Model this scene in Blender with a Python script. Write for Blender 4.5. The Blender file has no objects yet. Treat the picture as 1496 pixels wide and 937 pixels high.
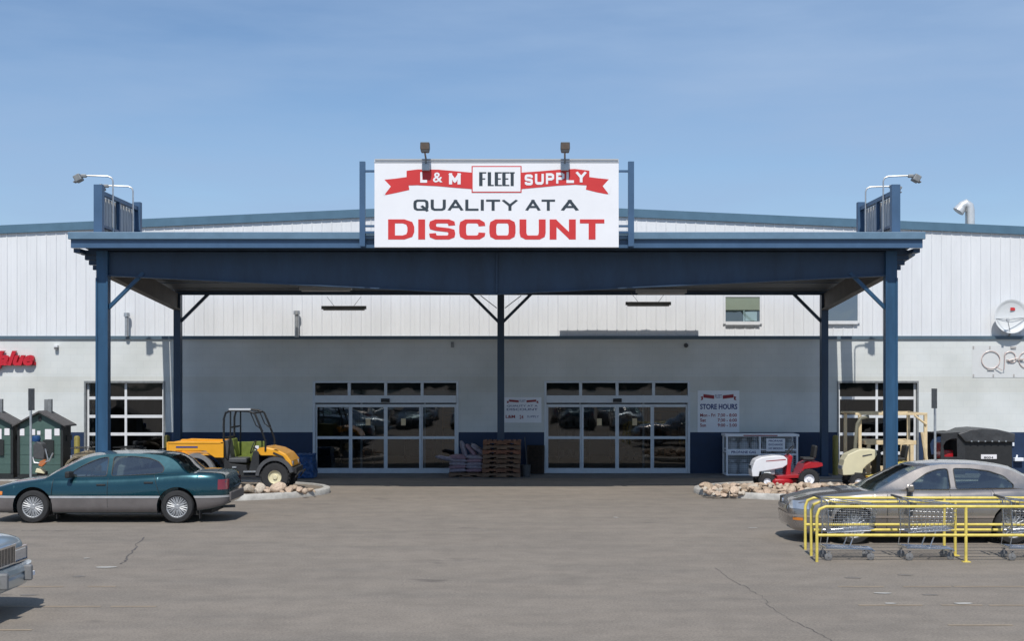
import bpy, bmesh, math, random
from mathutils import Vector, Matrix
from mathutils.geometry import tessellate_polygon
R = math.radians
random.seed(7)
SC = bpy.context.scene
COL = SC.collection
# ------------------------------------------------------------------ camera, sky, sun, exposure
F = 2000.0; CX = 760.0; CY = 552.0; EYE = 2.9          # focal length and principal point of the photo in its pixels
cam_d = bpy.data.cameras.new('camera'); cam = bpy.data.objects.new('camera', cam_d); COL.objects.link(cam)
cam.location = (0, 0, EYE); cam.rotation_euler = (R(90), 0, 0)
cam_d.sensor_width = 36; cam_d.lens = F/1496*36
cam_d.shift_x = -(CX-748)/1496; cam_d.shift_y = (CY-468.5)/1496
cam_d.clip_start = 0.1; cam_d.clip_end = 3000
SC.camera = cam
LD = Vector((0.03, 0.72, -1.0)).normalized()             # direction sunlight travels
ELEV = math.asin(-LD.z)
w = bpy.data.worlds.new('World'); SC.world = w; w.use_nodes = True
nt = w.node_tree; nt.nodes.clear()
out = nt.nodes.new('ShaderNodeOutputWorld'); bg = nt.nodes.new('ShaderNodeBackground')
sky = nt.nodes.new('ShaderNodeTexSky'); sky.sky_type = 'NISHITA'; sky.sun_disc = False
sky.sun_elevation = ELEV; sky.sun_rotation = math.atan2(-LD.x, -LD.y) % (2*math.pi)
sky.altitude = 300; sky.air_density = 1.0; sky.dust_density = 0.25; sky.ozone_density = 5.0
# thin high cirrus over the blue
tc = nt.nodes.new('ShaderNodeTexCoord'); mp = nt.nodes.new('ShaderNodeMapping')
mp.inputs['Scale'].default_value = (1.0, 1.0, 5.5); mp.inputs['Rotation'].default_value = (0, R(7), 0)
nz = nt.nodes.new('ShaderNodeTexNoise'); nz.inputs['Scale'].default_value = 2.6
nz.inputs['Detail'].default_value = 7; nz.inputs['Roughness'].default_value = 0.55
rp = nt.nodes.new('ShaderNodeValToRGB'); rp.color_ramp.elements[0].position = 0.30; rp.color_ramp.elements[1].position = 0.66
mx = nt.nodes.new('ShaderNodeMix'); mx.data_type = 'RGBA'
mul = nt.nodes.new('ShaderNodeMath'); mul.operation = 'MULTIPLY'; mul.inputs[1].default_value = 0.85
mx.inputs[7].default_value = (3.05, 4.35, 6.45, 1)
nt.links.new(tc.outputs['Generated'], mp.inputs[0]); nt.links.new(mp.outputs[0], nz.inputs['Vector'])
nt.links.new(nz.outputs['Fac'], rp.inputs[0]); nt.links.new(rp.outputs[0], mul.inputs[0])
nt.links.new(mul.outputs[0], mx.inputs[0]); nt.links.new(sky.outputs[0], mx.inputs[6])
nt.links.new(mx.outputs[2], bg.inputs[0]); bg.inputs[1].default_value = 0.112
nt.links.new(bg.outputs[0], out.inputs[0])
sd = bpy.data.lights.new('sun', 'SUN'); sun = bpy.data.objects.new('sun', sd); COL.objects.link(sun)
sd.energy = 4.0; sd.angle = R(0.5); sd.color = (1.0, 0.965, 0.91)
sun.rotation_euler = LD.to_track_quat('-Z', 'Y').to_euler(); sun.location = (0, -20, 40)
vs = SC.view_settings; vs.view_transform = 'Standard'; vs.look = 'None'; vs.gamma = 1; vs.use_curve_mapping = False
vs.exposure = 0.0

# ------------------------------------------------------------------ helpers
def gx(px, Y): return (px-CX)*Y/F
def gz(py, Y): return EYE-(py-CY)*Y/F
def gy(py): return EYE*F/(py-CY)

class MB:
    def __init__(s): s.v = []; s.f = []
    def add(s, vs, fs):
        b = len(s.v); s.v += [tuple(p) for p in vs]; s.f += [tuple(b+i for i in f) for f in fs]; return s
    def box(s, x0, x1, y0, y1, z0, z1):
        return s.add([(x0,y0,z0),(x1,y0,z0),(x1,y1,z0),(x0,y1,z0),(x0,y0,z1),(x1,y0,z1),(x1,y1,z1),(x0,y1,z1)],
                     [(3,2,1,0),(4,5,6,7),(0,1,5,4),(1,2,6,5),(2,3,7,6),(3,0,4,7)])
    def obox(s, c, size, rot=(0,0,0)):
        from mathutils import Euler
        m = Euler(rot).to_matrix(); hx, hy, hz = size[0]/2, size[1]/2, size[2]/2
        vs = [m @ Vector(p) + Vector(c) for p in [(-hx,-hy,-hz),(hx,-hy,-hz),(hx,hy,-hz),(-hx,hy,-hz),(-hx,-hy,hz),(hx,-hy,hz),(hx,hy,hz),(-hx,hy,hz)]]
        return s.add(vs, [(3,2,1,0),(4,5,6,7),(0,1,5,4),(1,2,6,5),(2,3,7,6),(3,0,4,7)])
    def prism(s, poly, axis, a, b):      # extrude 2D polygon along axis; poly in the other two axes in xyz order
        n = len(poly)
        def P(p, t):
            return {'x': (t, p[0], p[1]), 'y': (p[0], t, p[1]), 'z': (p[0], p[1], t)}[axis]
        vs = [P(p, a) for p in poly] + [P(p, b) for p in poly]
        tri = tessellate_polygon([[Vector((p[0], p[1], 0)) for p in poly]])
        fs = [tuple(t) for t in tri] + [tuple(i+n for i in reversed(t)) for t in tri]
        fs += [(i, (i+1) % n, n+(i+1) % n, n+i) for i in range(n)]
        return s.add(vs, fs)
    def tube(s, pts, r, n=8, caps=True):
        pts = [Vector(p) for p in pts]; rs = r if isinstance(r, (list, tuple)) else [r]*len(pts)
        up = None; vs = []; fs = []
        for i, p in enumerate(pts):
            d = (pts[min(i+1, len(pts)-1)]-pts[max(i-1, 0)]).normalized()
            if up is None:
                up = Vector((0,0,1)) if abs(d.z) < 0.9 else Vector((1,0,0))
            a = d.cross(up)
            if a.length < 1e-6: a = d.cross(Vector((0,1,0)))
            a.normalize(); b2 = d.cross(a).normalized(); up = -b2 if (-b2).dot(up) > 0 else b2
            for k in range(n):
                t = 2*math.pi*k/n
                vs.append(p + a*math.cos(t)*rs[i] + b2*math.sin(t)*rs[i])
        for i in range(len(pts)-1):
            for k in range(n):
                fs.append((i*n+k, i*n+(k+1) % n, (i+1)*n+(k+1) % n, (i+1)*n+k))
        if caps:
            fs.append(tuple(range(n))[::-1]); fs.append(tuple((len(pts)-1)*n+k for k in range(n)))
        return s.add(vs, fs)
    def lathe(s, prof, o=(0,0,0), axis='z', n=24, arc=(0, 2*math.pi)):   # prof: (radius, height)
        full = abs(arc[1]-arc[0]-2*math.pi) < 1e-6; m = n if full else n+1
        vs = []; fs = []
        for rr, h in prof:
            for k in range(m):
                t = arc[0]+(arc[1]-arc[0])*k/n; c, d = rr*math.cos(t), rr*math.sin(t)
                q = {'z': (c, d, h), 'y': (c, h, d), 'x': (h, c, d)}[axis]
                vs.append((q[0]+o[0], q[1]+o[1], q[2]+o[2]))
        for i in range(len(prof)-1):
            for k in range(n if full else n):
                k2 = (k+1) % m
                fs.append((i*m+k, i*m+k2, (i+1)*m+k2, (i+1)*m+k))
        return s.add(vs, fs)
    def grid(s, fn, nu, nv):
        vs = [fn(i/nu, j/nv) for j in range(nv+1) for i in range(nu+1)]
        fs = [(j*(nu+1)+i, j*(nu+1)+i+1, (j+1)*(nu+1)+i+1, (j+1)*(nu+1)+i) for j in range(nv) for i in range(nu)]
        return s.add(vs, fs)
    def mesh(s, name, mat, smooth=0, fix=True):
        me = bpy.data.meshes.new(name); me.from_pydata(s.v, [], s.f)
        if fix:
            bm = bmesh.new(); bm.from_mesh(me)
            bmesh.ops.remove_doubles(bm, verts=bm.verts, dist=0.0002)
            bmesh.ops.recalc_face_normals(bm, faces=bm.faces); bm.to_mesh(me); bm.free()
        me.materials.append(mat)
        if smooth:
            for p in me.polygons: p.use_smooth = True
            me.set_sharp_from_angle(angle=R(smooth))
        return me
    def build(s, name, mat, parent=None, smooth=0, bevel=0, fix=True, label=None):
        org = ORG.get(parent.name) if parent else None
        if org is not None: s.v = [(p[0]-org[0], p[1]-org[1], p[2]-org[2]) for p in s.v]
        o = bpy.data.objects.new(name, s.mesh(name, mat, smooth, fix)); COL.objects.link(o)
        if parent: o.parent = parent
        if org is not None: ORG[o.name] = org
        if bevel:
            b = o.modifiers.new('bevel', 'BEVEL'); b.width = bevel; b.segments = 2; b.limit_method = 'ANGLE'
        if label: o['label'] = label
        return o
ORG = {}
def tag(o, label=None, cat=None, group=None, kind=None):
    for k, v in (('label', label), ('category', cat), ('group', group), ('kind', kind)):
        if v: o[k] = v
    return o
def thing(name, label, cat, loc=(0,0,0), rz=0, group=None, world=False):
    o = bpy.data.objects.new(name, None); COL.objects.link(o); o.location = loc; o.rotation_euler = (0,0,rz)
    o.empty_display_size = 0.2
    if world: ORG[o.name] = Vector(loc)
    return tag(o, label, cat, group)
def solo(mb, name, mat, label, cat, loc=None, group=None, **k):   # a one-mesh thing, origin at its base
    if loc is None:
        xs = [p[0] for p in mb.v]; ys = [p[1] for p in mb.v]; zs = [p[2] for p in mb.v]
        loc = ((min(xs)+max(xs))/2, (min(ys)+max(ys))/2, min(zs))
        mb.v = [(p[0]-loc[0], p[1]-loc[1], p[2]-loc[2]) for p in mb.v]
    o = mb.build(name, mat, None, **k); o.location = loc
    return tag(o, label, cat, group)
def copy_tree(o, parent=None):
    c = o.copy(); COL.objects.link(c); c.parent = parent
    for ch in list(o.children): copy_tree(ch, c)
    return c
def dup(root, loc, rz=0, label=None, group=None, scale=None):
    c = copy_tree(root); c.location = loc; c.rotation_euler = (0,0,rz)
    if label: c['label'] = label
    if group: c['group'] = group
    if scale: c.scale = scale
    return c

# ------------------------------------------------------------------ materials
def mat(name, col, rough=0.6, metal=0.0, var=0.0, vscale=6.0, bump=0.0, bscale=60.0, coat=0.0, col2=None, spec=0.5, streak=None):
    m = bpy.data.materials.new(name); m.use_nodes = True; t = m.node_tree; b = t.nodes['Principled BSDF']
    b.inputs['Roughness'].default_value = rough; b.inputs['Metallic'].default_value = metal
    b.inputs['Coat Weight'].default_value = coat; b.inputs['Coat Roughness'].default_value = 0.04
    b.inputs['Specular IOR Level'].default_value = spec
    c = (col[0], col[1], col[2], 1)
    b.inputs['Base Color'].default_value = c
    if var or bump:
        co = t.nodes.new('ShaderNodeTexCoord')
        mp_ = t.nodes.new('ShaderNodeMapping'); t.links.new(co.outputs['Object'], mp_.inputs[0])
        if streak: mp_.inputs['Scale'].default_value = streak
    if var:
        n = t.nodes.new('ShaderNodeTexNoise'); n.inputs['Scale'].default_value = vscale; n.inputs['Detail'].default_value = 8
        n.inputs['Roughness'].default_value = 0.65
        r = t.nodes.new('ShaderNodeValToRGB'); r.color_ramp.elements[0].position = 0.32; r.color_ramp.elements[1].position = 0.68
        d = col2 or tuple(x*(1-var) for x in col)
        r.color_ramp.elements[0].color = (d[0], d[1], d[2], 1)
        r.color_ramp.elements[1].color = tuple(min(1, x*(1+var*0.4)) for x in col)+(1,)
        t.links.new(mp_.outputs[0], n.inputs['Vector']); t.links.new(n.outputs['Fac'], r.inputs[0]); t.links.new(r.outputs[0], b.inputs['Base Color'])
        mr = t.nodes.new('ShaderNodeMapRange'); mr.inputs['To Min'].default_value = max(0, rough-0.08); mr.inputs['To Max'].default_value = min(1, rough+0.12)
        t.links.new(n.outputs['Fac'], mr.inputs['Value']); t.links.new(mr.outputs[0], b.inputs['Roughness'])
    if bump:
        n2 = t.nodes.new('ShaderNodeTexNoise'); n2.inputs['Scale'].default_value = bscale; n2.inputs['Detail'].default_value = 5
        bp = t.nodes.new('ShaderNodeBump'); bp.inputs['Strength'].default_value = bump; bp.inputs['Distance'].default_value = 0.02
        t.links.new(mp_.outputs[0], n2.inputs['Vector']); t.links.new(n2.outputs['Fac'], bp.inputs['Height']); t.links.new(bp.outputs[0], b.inputs['Normal'])
    return m
def glass_mat(name, tint=(0.6,0.7,0.7), opacity=0.35, ior=1.45, refl=1.0):
    m = bpy.data.materials.new(name); m.use_nodes = True; t = m.node_tree; t.nodes.clear()
    o = t.nodes.new('ShaderNodeOutputMaterial'); g = t.nodes.new('ShaderNodeBsdfGlossy'); g.inputs['Roughness'].default_value = 0.02
    g.inputs['Color'].default_value = (refl, refl, refl, 1)
    tr = t.nodes.new('ShaderNodeBsdfTransparent'); tr.inputs['Color'].default_value = (*[x*(1-opacity) for x in tint], 1)
    lw = t.nodes.new('ShaderNodeLayerWeight'); lw.inputs[0].default_value = 0.5; f0 = ((ior-1)/(ior+1))**2*1.9
    pw = t.nodes.new('ShaderNodeMath'); pw.operation = 'POWER'; pw.inputs[1].default_value = 5; t.links.new(lw.outputs['Facing'], pw.inputs[0])
    fr = t.nodes.new('ShaderNodeMath'); fr.operation = 'MULTIPLY_ADD'; fr.inputs[1].default_value = 1-f0; fr.inputs[2].default_value = f0; t.links.new(pw.outputs[0], fr.inputs[0])
    no = t.nodes.new('ShaderNodeTexNoise'); no.inputs['Scale'].default_value = 1.1
    bp = t.nodes.new('ShaderNodeBump'); bp.inputs['Strength'].default_value = 0.05; bp.inputs['Distance'].default_value = 0.05
    co = t.nodes.new('ShaderNodeTexCoord')
    t.links.new(co.outputs['Object'], no.inputs['Vector']); t.links.new(no.outputs['Fac'], bp.inputs['Height']); t.links.new(bp.outputs[0], g.inputs['Normal'])
    mi = t.nodes.new('ShaderNodeMixShader'); t.links.new(fr.outputs[0], mi.inputs[0]); t.links.new(tr.outputs[0], mi.inputs[1]); t.links.new(g.outputs[0], mi.inputs[2])
    t.links.new(mi.outputs[0], o.inputs[0]); return m
def emit_mat(name, col, s):
    m = bpy.data.materials.new(name); m.use_nodes = True; b = m.node_tree.nodes['Principled BSDF']
    b.inputs['Base Color'].default_value = (*col, 1); b.inputs['Emission Color'].default_value = (*col, 1); b.inputs['Emission Strength'].default_value = s
    return m
M = {}
M['siding'] = mat('siding_paint', (0.76,0.77,0.78), 0.45, 0, 0.07, 1.5, 0.04, 3, streak=(1,1,0.25))
M['blockwall'] = None
M['navy'] = mat('shaded_navy_paint', (0.028,0.058,0.108), 0.5, 0, 0.35, 2.2, 0.06, 40, streak=(1,1,.3))  # canopy steel, darkened so its colour carries the shade under the roof
M['column'] = mat('sunlit_column_paint', (0.024,0.085,0.17), 0.45, 0, 0.3, 3, 0.06, 40, streak=(1,1,.2))  # same canopy steel, a lighter copy for the sunlit front columns
M['wainscot'] = mat('navy_wall_paint', (0.012,0.032,0.082), 0.6, 0, 0.2, 4, 0.1, 30)
M['fascia'] = mat('fascia_paint', (0.055,0.115,0.21), 0.4, 0, 0.15, 2, 0.03, 10)
M['cap'] = mat('cap_paint', (0.13,0.22,0.31), 0.4, 0, 0.15, 3)
M['tealtrim'] = mat('rake_trim_paint', (0.085,0.17,0.245), 0.45, 0, 0.15, 2)
M['ledge'] = mat('ledge_paint', (0.09,0.14,0.18), 0.45, 0, 0.15, 2)
M['alu'] = mat('door_aluminium', (0.60,0.64,0.68), 0.4, 0.1, 0.08, 5)
M['whiteframe'] = mat('white_rail_paint', (0.72,0.73,0.74), 0.45, 0, 0.08, 5)
M['duct'] = mat('duct_metal', (0.62,0.64,0.65), 0.45, 0.3, 0.12, 6)
M['galv'] = mat('galvanised_steel', (0.5,0.52,0.53), 0.4, 0.7, 0.2, 9)
M['dgalv'] = mat('weathered_metal', (0.28,0.29,0.29), 0.55, 0.5, 0.25, 9)
M['darkmetal'] = mat('black_steel', (0.018,0.019,0.02), 0.45, 0.3, 0.3, 12)
M['black'] = mat('black_plastic', (0.02,0.021,0.022), 0.6, 0, 0.3, 14, 0.1, 60)
M['dgrey'] = mat('dark_grey_plastic', (0.07,0.072,0.075), 0.55, 0, 0.2, 14)
M['grey'] = mat('grey_plastic', (0.2,0.2,0.2), 0.55, 0, 0.2, 14)
M['rubber'] = mat('tyre_rubber', (0.028,0.028,0.029), 0.8, 0, 0.35, 10, 0.15, 80)
M['chrome'] = mat('chrome', (0.75,0.76,0.78), 0.12, 1.0, 0.06, 20)
M['wire'] = mat('cart_wire', (0.55,0.56,0.58), 0.25, 0.9, 0.1, 20)
M['alloy'] = mat('alloy_wheel', (0.42,0.43,0.44), 0.45, 0.35, 0.35, 20)
M['yellow'] = mat('yellow_rail_paint', (0.75,0.60,0.13), 0.45, 0, 0.22, 9, 0.05, 40)
M['bollard'] = mat('bollard_paint', (0.28,0.23,0.05), 0.6, 0, 0.3, 7)
M['utv'] = mat('amber_paint', (0.78,0.36,0.02), 0.35, 0, 0.08, 5, coat=0.5)
M['olive'] = mat('olive_plastic', (0.15,0.19,0.03), 0.6, 0, 0.25, 10)
M['red'] = mat('red_paint', (0.42,0.012,0.02), 0.3, 0, 0.1, 5, coat=0.5)
M['signred'] = mat('sign_red', (0.62,0.035,0.035), 0.5, 0, 0.06, 3)
M['signblack'] = mat('sign_black', (0.03,0.045,0.06), 0.5, 0, 0.06, 3)
M['signwhite'] = mat('sign_white', (0.84,0.84,0.86), 0.4, 0, 0.03, 1.2)
M['boardwhite'] = mat('notice_white', (0.84,0.86,0.90), 0.5, 0, 0.05, 2)
M['signgrey'] = mat('sign_grey_edge', (0.45,0.47,0.49), 0.5, 0, 0.06, 3)
M['inkred'] = mat('ink_red', (0.3,0.03,0.04), 0.6, 0, 0.1, 20)
M['inkblue'] = mat('ink_blue', (0.03,0.05,0.2), 0.6, 0, 0.1, 20)
M['letterred'] = mat('channel_letter_red', (0.55,0.015,0.03), 0.4, 0, 0.08, 5)
M['cream'] = mat('cream_paint', (0.72,0.66,0.44), 0.35, 0, 0.06, 5, coat=0.4)
M['whitehood'] = mat('white_hood', (0.78,0.78,0.80), 0.35, 0, 0.05, 5, coat=0.4)
M['tan'] = mat('tan_crate_paint', (0.74,0.58,0.35), 0.6, 0, 0.22, 6)
M['wood'] = mat('pallet_wood', (0.20,0.125,0.08), 0.85, 0, 0.5, 9, 0.3, 30, streak=(0.3,1,1))
M['oldwood'] = mat('old_pallet_wood', (0.055,0.038,0.028), 0.85, 0, 0.5, 9, 0.3, 30)
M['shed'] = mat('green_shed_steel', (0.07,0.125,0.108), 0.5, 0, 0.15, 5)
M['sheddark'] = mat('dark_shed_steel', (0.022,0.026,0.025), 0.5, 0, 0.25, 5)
M['shedroof'] = mat('shed_roofing', (0.10,0.095,0.095), 0.8, 0, 0.4, 14, 0.3, 40)
M['paper'] = mat('paper_label', (0.8,0.78,0.8), 0.6, 0, 0.06, 10)
M['camo'] = mat('camouflage_plastic', (0.26,0.21,0.14), 0.6, 0, 0.6, 9, col2=(0.06,0.055,0.04))
M['bluewrap'] = mat('blue_tarp', (0.015,0.075,0.22), 0.4, 0, 0.4, 8, 0.5, 14)
M['bag'] = mat('bag_plastic', (0.30,0.27,0.32), 0.4, 0, 0.35, 10, 0.4, 16)
M['bagred'] = mat('bag_print', (0.30,0.19,0.23), 0.5, 0, 0.3, 12)
M['cyl'] = mat('gas_cylinder_paint', (0.34,0.36,0.38), 0.4, 0, 0.1, 6)
M['vinyl'] = mat('black_vinyl', (0.03,0.031,0.033), 0.5, 0, 0.3, 5, 0.5, 7)
M['vinylgrey'] = mat('grey_vinyl', (0.055,0.057,0.06), 0.45, 0, 0.4, 4, 0.6, 6)
M['seat'] = mat('seat_cloth', (0.2,0.2,0.19), 0.9, 0, 0.2, 20)
M['interior'] = mat('car_interior', (0.11,0.11,0.11), 0.85, 0, 0.2, 10)
M['kerb'] = mat('kerb_concrete', (0.50,0.48,0.44), 0.85, 0, 0.35, 4, 0.25, 40)
M['dirt'] = mat('island_gravel', (0.22,0.18,0.14), 0.95, 0, 0.4, 12, 0.6, 30)
M['rock1'] = mat('tan_rock', (0.62,0.48,0.36), 0.9, 0, 0.42, 5, 0.5, 14)
M['rock2'] = mat('pink_rock', (0.56,0.42,0.31), 0.9, 0, 0.4, 5, 0.5, 14)
M['rock4'] = mat('brown_rock', (0.50,0.38,0.27), 0.9, 0, 0.45, 5, 0.5, 14)
M['rock3'] = mat('pale_rock', (0.60,0.52,0.42), 0.9, 0, 0.4, 5, 0.5, 14)
M['lineyellow'] = mat('worn_line_paint', (0.31,0.245,0.175), 0.8, 0, 0.2, 3)
M['linewhite'] = mat('worn_white_paint', (0.45,0.43,0.39), 0.8, 0, 0.3, 3)
M['oil'] = mat('oil_stain', (0.19,0.167,0.143), 0.7, 0, 0.25, 9)
M['crack'] = mat('asphalt_crack', (0.11,0.10,0.095), 0.9, 0, 0.3, 20)
M['carglass'] = glass_mat('car_glass', (0.70,0.82,0.80), 0.15, 1.9)
M['storeglass'] = glass_mat('store_glass', (0.62,0.68,0.70), 0.35, 1.5)
M['headlamp'] = mat('headlamp_lens', (0.55,0.57,0.6), 0.08, 0.6, 0.2, 14, coat=1.0)
M['amber'] = mat('amber_lens', (0.7,0.22,0.02), 0.2, 0, 0.1, 14, coat=1.0)
M['tail'] = mat('tail_lens', (0.20,0.015,0.02), 0.15, 0, 0.1, 14, coat=1.0)
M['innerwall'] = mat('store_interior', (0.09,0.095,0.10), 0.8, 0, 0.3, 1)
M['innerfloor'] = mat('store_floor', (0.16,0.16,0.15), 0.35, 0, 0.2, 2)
M['lamp'] = emit_mat('interior_fill_glow', (0.9,0.95,1.0), 4.0)
M['blind'] = mat('window_blind', (0.92,0.80,0.66), 0.7, 0, 0.05, 4)
M['ceiling'] = mat('canopy_ceiling', (0.10,0.105,0.11), 0.7, 0, 0.2, 2)
M['brownsteel'] = mat('side_beam_paint', (0.12,0.11,0.10), 0.7, 0, 0.3, 2)

# asphalt with blotches, aggregate, streaks
def asphalt():
    m = bpy.data.materials.new('asphalt'); m.use_nodes = True; t = m.node_tree; b = t.nodes['Principled BSDF']
    b.inputs['Roughness'].default_value = 0.9; b.inputs['Specular IOR Level'].default_value = 0.3
    co = t.nodes.new('ShaderNodeTexCoord')
    def noise(scale, det, sx=1, sy=1, rough=0.6):
        mp_ = t.nodes.new('ShaderNodeMapping'); mp_.inputs['Scale'].default_value = (sx, sy, 1)
        n = t.nodes.new('ShaderNodeTexNoise'); n.inputs['Scale'].default_value = scale; n.inputs['Detail'].default_value = det; n.inputs['Roughness'].default_value = rough
        t.links.new(co.outputs['Object'], mp_.inputs[0]); t.links.new(mp_.outputs[0], n.inputs['Vector']); return n.outputs['Fac']
    def ramp(f, a, ca, b_, cb):
        r = t.nodes.new('ShaderNodeValToRGB'); r.color_ramp.elements[0].position = a; r.color_ramp.elements[1].position = b_
        r.color_ramp.elements[0].color = (*ca, 1); r.color_ramp.elements[1].color = (*cb, 1); t.links.new(f, r.inputs[0]); return r.outputs[0]
    def mulc(a, c, f=1.0):
        x = t.nodes.new('ShaderNodeMix'); x.data_type = 'RGBA'; x.blend_type = 'MULTIPLY'; x.inputs[0].default_value = f
        t.links.new(a, x.inputs[6]); t.links.new(c, x.inputs[7]); return x.outputs[2]
    base = ramp(noise(0.22, 5), 0.3, (0.212,0.185,0.156), 0.7, (0.240,0.209,0.175))
    c = mulc(base, ramp(noise(1.3, 6, 0.25, 1), 0.35, (0.92,0.925,0.93), 0.6, (1.05,1.04,1.03)))      # tyre-worn streaks across
    c = mulc(c, ramp(noise(2.2, 7), 0.3, (0.88,0.88,0.88), 0.62, (1.05,1.05,1.05)))
    c = mulc(c, ramp(noise(30, 4, 1, 1, 0.85), 0.3, (0.66,0.66,0.67), 0.7, (1.32,1.31,1.28)))          # aggregate
    c = mulc(c, ramp(noise(0.9, 3, 0.6, 1), 0.26, (0.62,0.62,0.64), 0.33, (1,1,1)), 0.8)               # oil spots
    t.links.new(c, b.inputs['Base Color'])
    bp = t.nodes.new('ShaderNodeBump'); bp.inputs['Strength'].default_value = 0.35; bp.inputs['Distance'].default_value = 0.01
    t.links.new(noise(60, 4), bp.inputs['Height']); t.links.new(bp.outputs[0], b.inputs['Normal'])
    return m
M['asphalt'] = asphalt()
# painted concrete block wall: faint courses, one repainted band
def block():
    m = bpy.data.materials.new('painted_block'); m.use_nodes = True; t = m.node_tree; b = t.nodes['Principled BSDF']
    b.inputs['Roughness'].default_value = 0.75
    co = t.nodes.new('ShaderNodeTexCoord'); mp_ = t.nodes.new('ShaderNodeMapping'); mp_.inputs['Rotation'].default_value = (R(90), 0, 0)
    t.links.new(co.outputs['Object'], mp_.inputs[0])
    br = t.nodes.new('ShaderNodeTexBrick'); br.inputs['Scale'].default_value = 1.0; br.inputs['Brick Width'].default_value = 0.4; br.inputs['Row Height'].default_value = 0.2
    br.inputs['Mortar Size'].default_value = 0.006; br.inputs['Color1'].default_value = (0.71,0.73,0.71,1); br.inputs['Color2'].default_value = (0.69,0.715,0.70,1)
    br.inputs['Mortar'].default_value = (0.65,0.67,0.66,1); t.links.new(mp_.outputs[0], br.inputs['Vector'])
    n = t.nodes.new('ShaderNodeTexNoise'); n.inputs['Scale'].default_value = 0.8; n.inputs['Detail'].default_value = 8
    r = t.nodes.new('ShaderNodeValToRGB'); r.color_ramp.elements[0].position = 0.3; r.color_ramp.elements[1].position = 0.65
    r.color_ramp.elements[0].color = (0.86,0.86,0.84,1); r.color_ramp.elements[1].color = (1,1,1,1)
    t.links.new(co.outputs['Object'], n.inputs['Vector']); t.links.new(n.outputs['Fac'], r.inputs[0])
    x = t.nodes.new('ShaderNodeMix'); x.data_type = 'RGBA'; x.blend_type = 'MULTIPLY'; x.inputs[0].default_value = 1
    t.links.new(br.outputs['Color'], x.inputs[6]); t.links.new(r.outputs[0], x.inputs[7])
    # repainted band between 2.45 and 2.95 m
    sp = t.nodes.new('ShaderNodeSeparateXYZ'); t.links.new(co.outputs['Object'], sp.inputs[0])
    g1 = t.nodes.new('ShaderNodeMath'); g1.operation = 'GREATER_THAN'; g1.inputs[1].default_value = 2.45; t.links.new(sp.outputs[2], g1.inputs[0])
    g2 = t.nodes.new('ShaderNodeMath'); g2.operation = 'LESS_THAN'; g2.inputs[1].default_value = 2.93; t.links.new(sp.outputs[2], g2.inputs[0])
    g3 = t.nodes.new('ShaderNodeMath'); g3.operation = 'MULTIPLY'; t.links.new(g1.outputs[0], g3.inputs[0]); t.links.new(g2.outputs[0], g3.inputs[1])
    y = t.nodes.new('ShaderNodeMix'); y.data_type = 'RGBA'; y.blend_type = 'MULTIPLY'; t.links.new(g3.outputs[0], y.inputs[0])
    t.links.new(x.outputs[2], y.inputs[6]); y.inputs[7].default_value = (0.95,0.935,0.91,1)
    t.links.new(y.outputs[2], b.inputs['Base Color'])
    bp = t.nodes.new('ShaderNodeBump'); bp.inputs['Strength'].default_value = 0.2; bp.inputs['Distance'].default_value = 0.01
    t.links.new(br.outputs['Fac'], bp.inputs['Height']); bp.invert = True; t.links.new(bp.outputs[0], b.inputs['Normal'])
    return m
M['blockwall'] = block()

# ------------------------------------------------------------------ lettering
def text_mb(s, x0, x1, z0, z1, Y, depth=0.004, offset=0.0, shear=0.0, kind='xz', fit=True):
    """built-in face, fitted to the rectangle x0..x1, z0..z1 on the plane y=Y facing -y"""
    cu = bpy.data.curves.new('t', 'FONT'); cu.body = s; cu.offset = offset; cu.shear = shear; cu.resolution_u = 3
    ob = bpy.data.objects.new('t', cu); COL.objects.link(ob)
    dg = bpy.context.evaluated_depsgraph_get(); me = bpy.data.meshes.new_from_object(ob.evaluated_get(dg))
    xs = [v.co.x for v in me.vertices]; ys = [v.co.y for v in me.vertices]
    ax, bx, ay, by = min(xs), max(xs), min(ys), max(ys)
    mb = MB()
    mb.add([(x0+(v.co.x-ax)/(bx-ax)*(x1-x0), Y, z0+(v.co.y-ay)/(by-ay)*(z1-z0)) for v in me.vertices], [tuple(p.vertices) for p in me.polygons])
    if depth:
        n = len(mb.v); fs = list(mb.f)
        from collections import Counter
        ed = Counter()
        for f in fs:
            for i in range(len(f)): ed[tuple(sorted((f[i], f[(i+1) % len(f)])))] += 1
        mb.v += [(p[0], p[1]+depth, p[2]) for p in mb.v]
        mb.f += [(a, b, b+n, a+n) for (a, b), c in ed.items() if c == 1]
    bpy.data.objects.remove(ob); bpy.data.curves.remove(cu); bpy.data.meshes.remove(me)
    return mb
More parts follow.
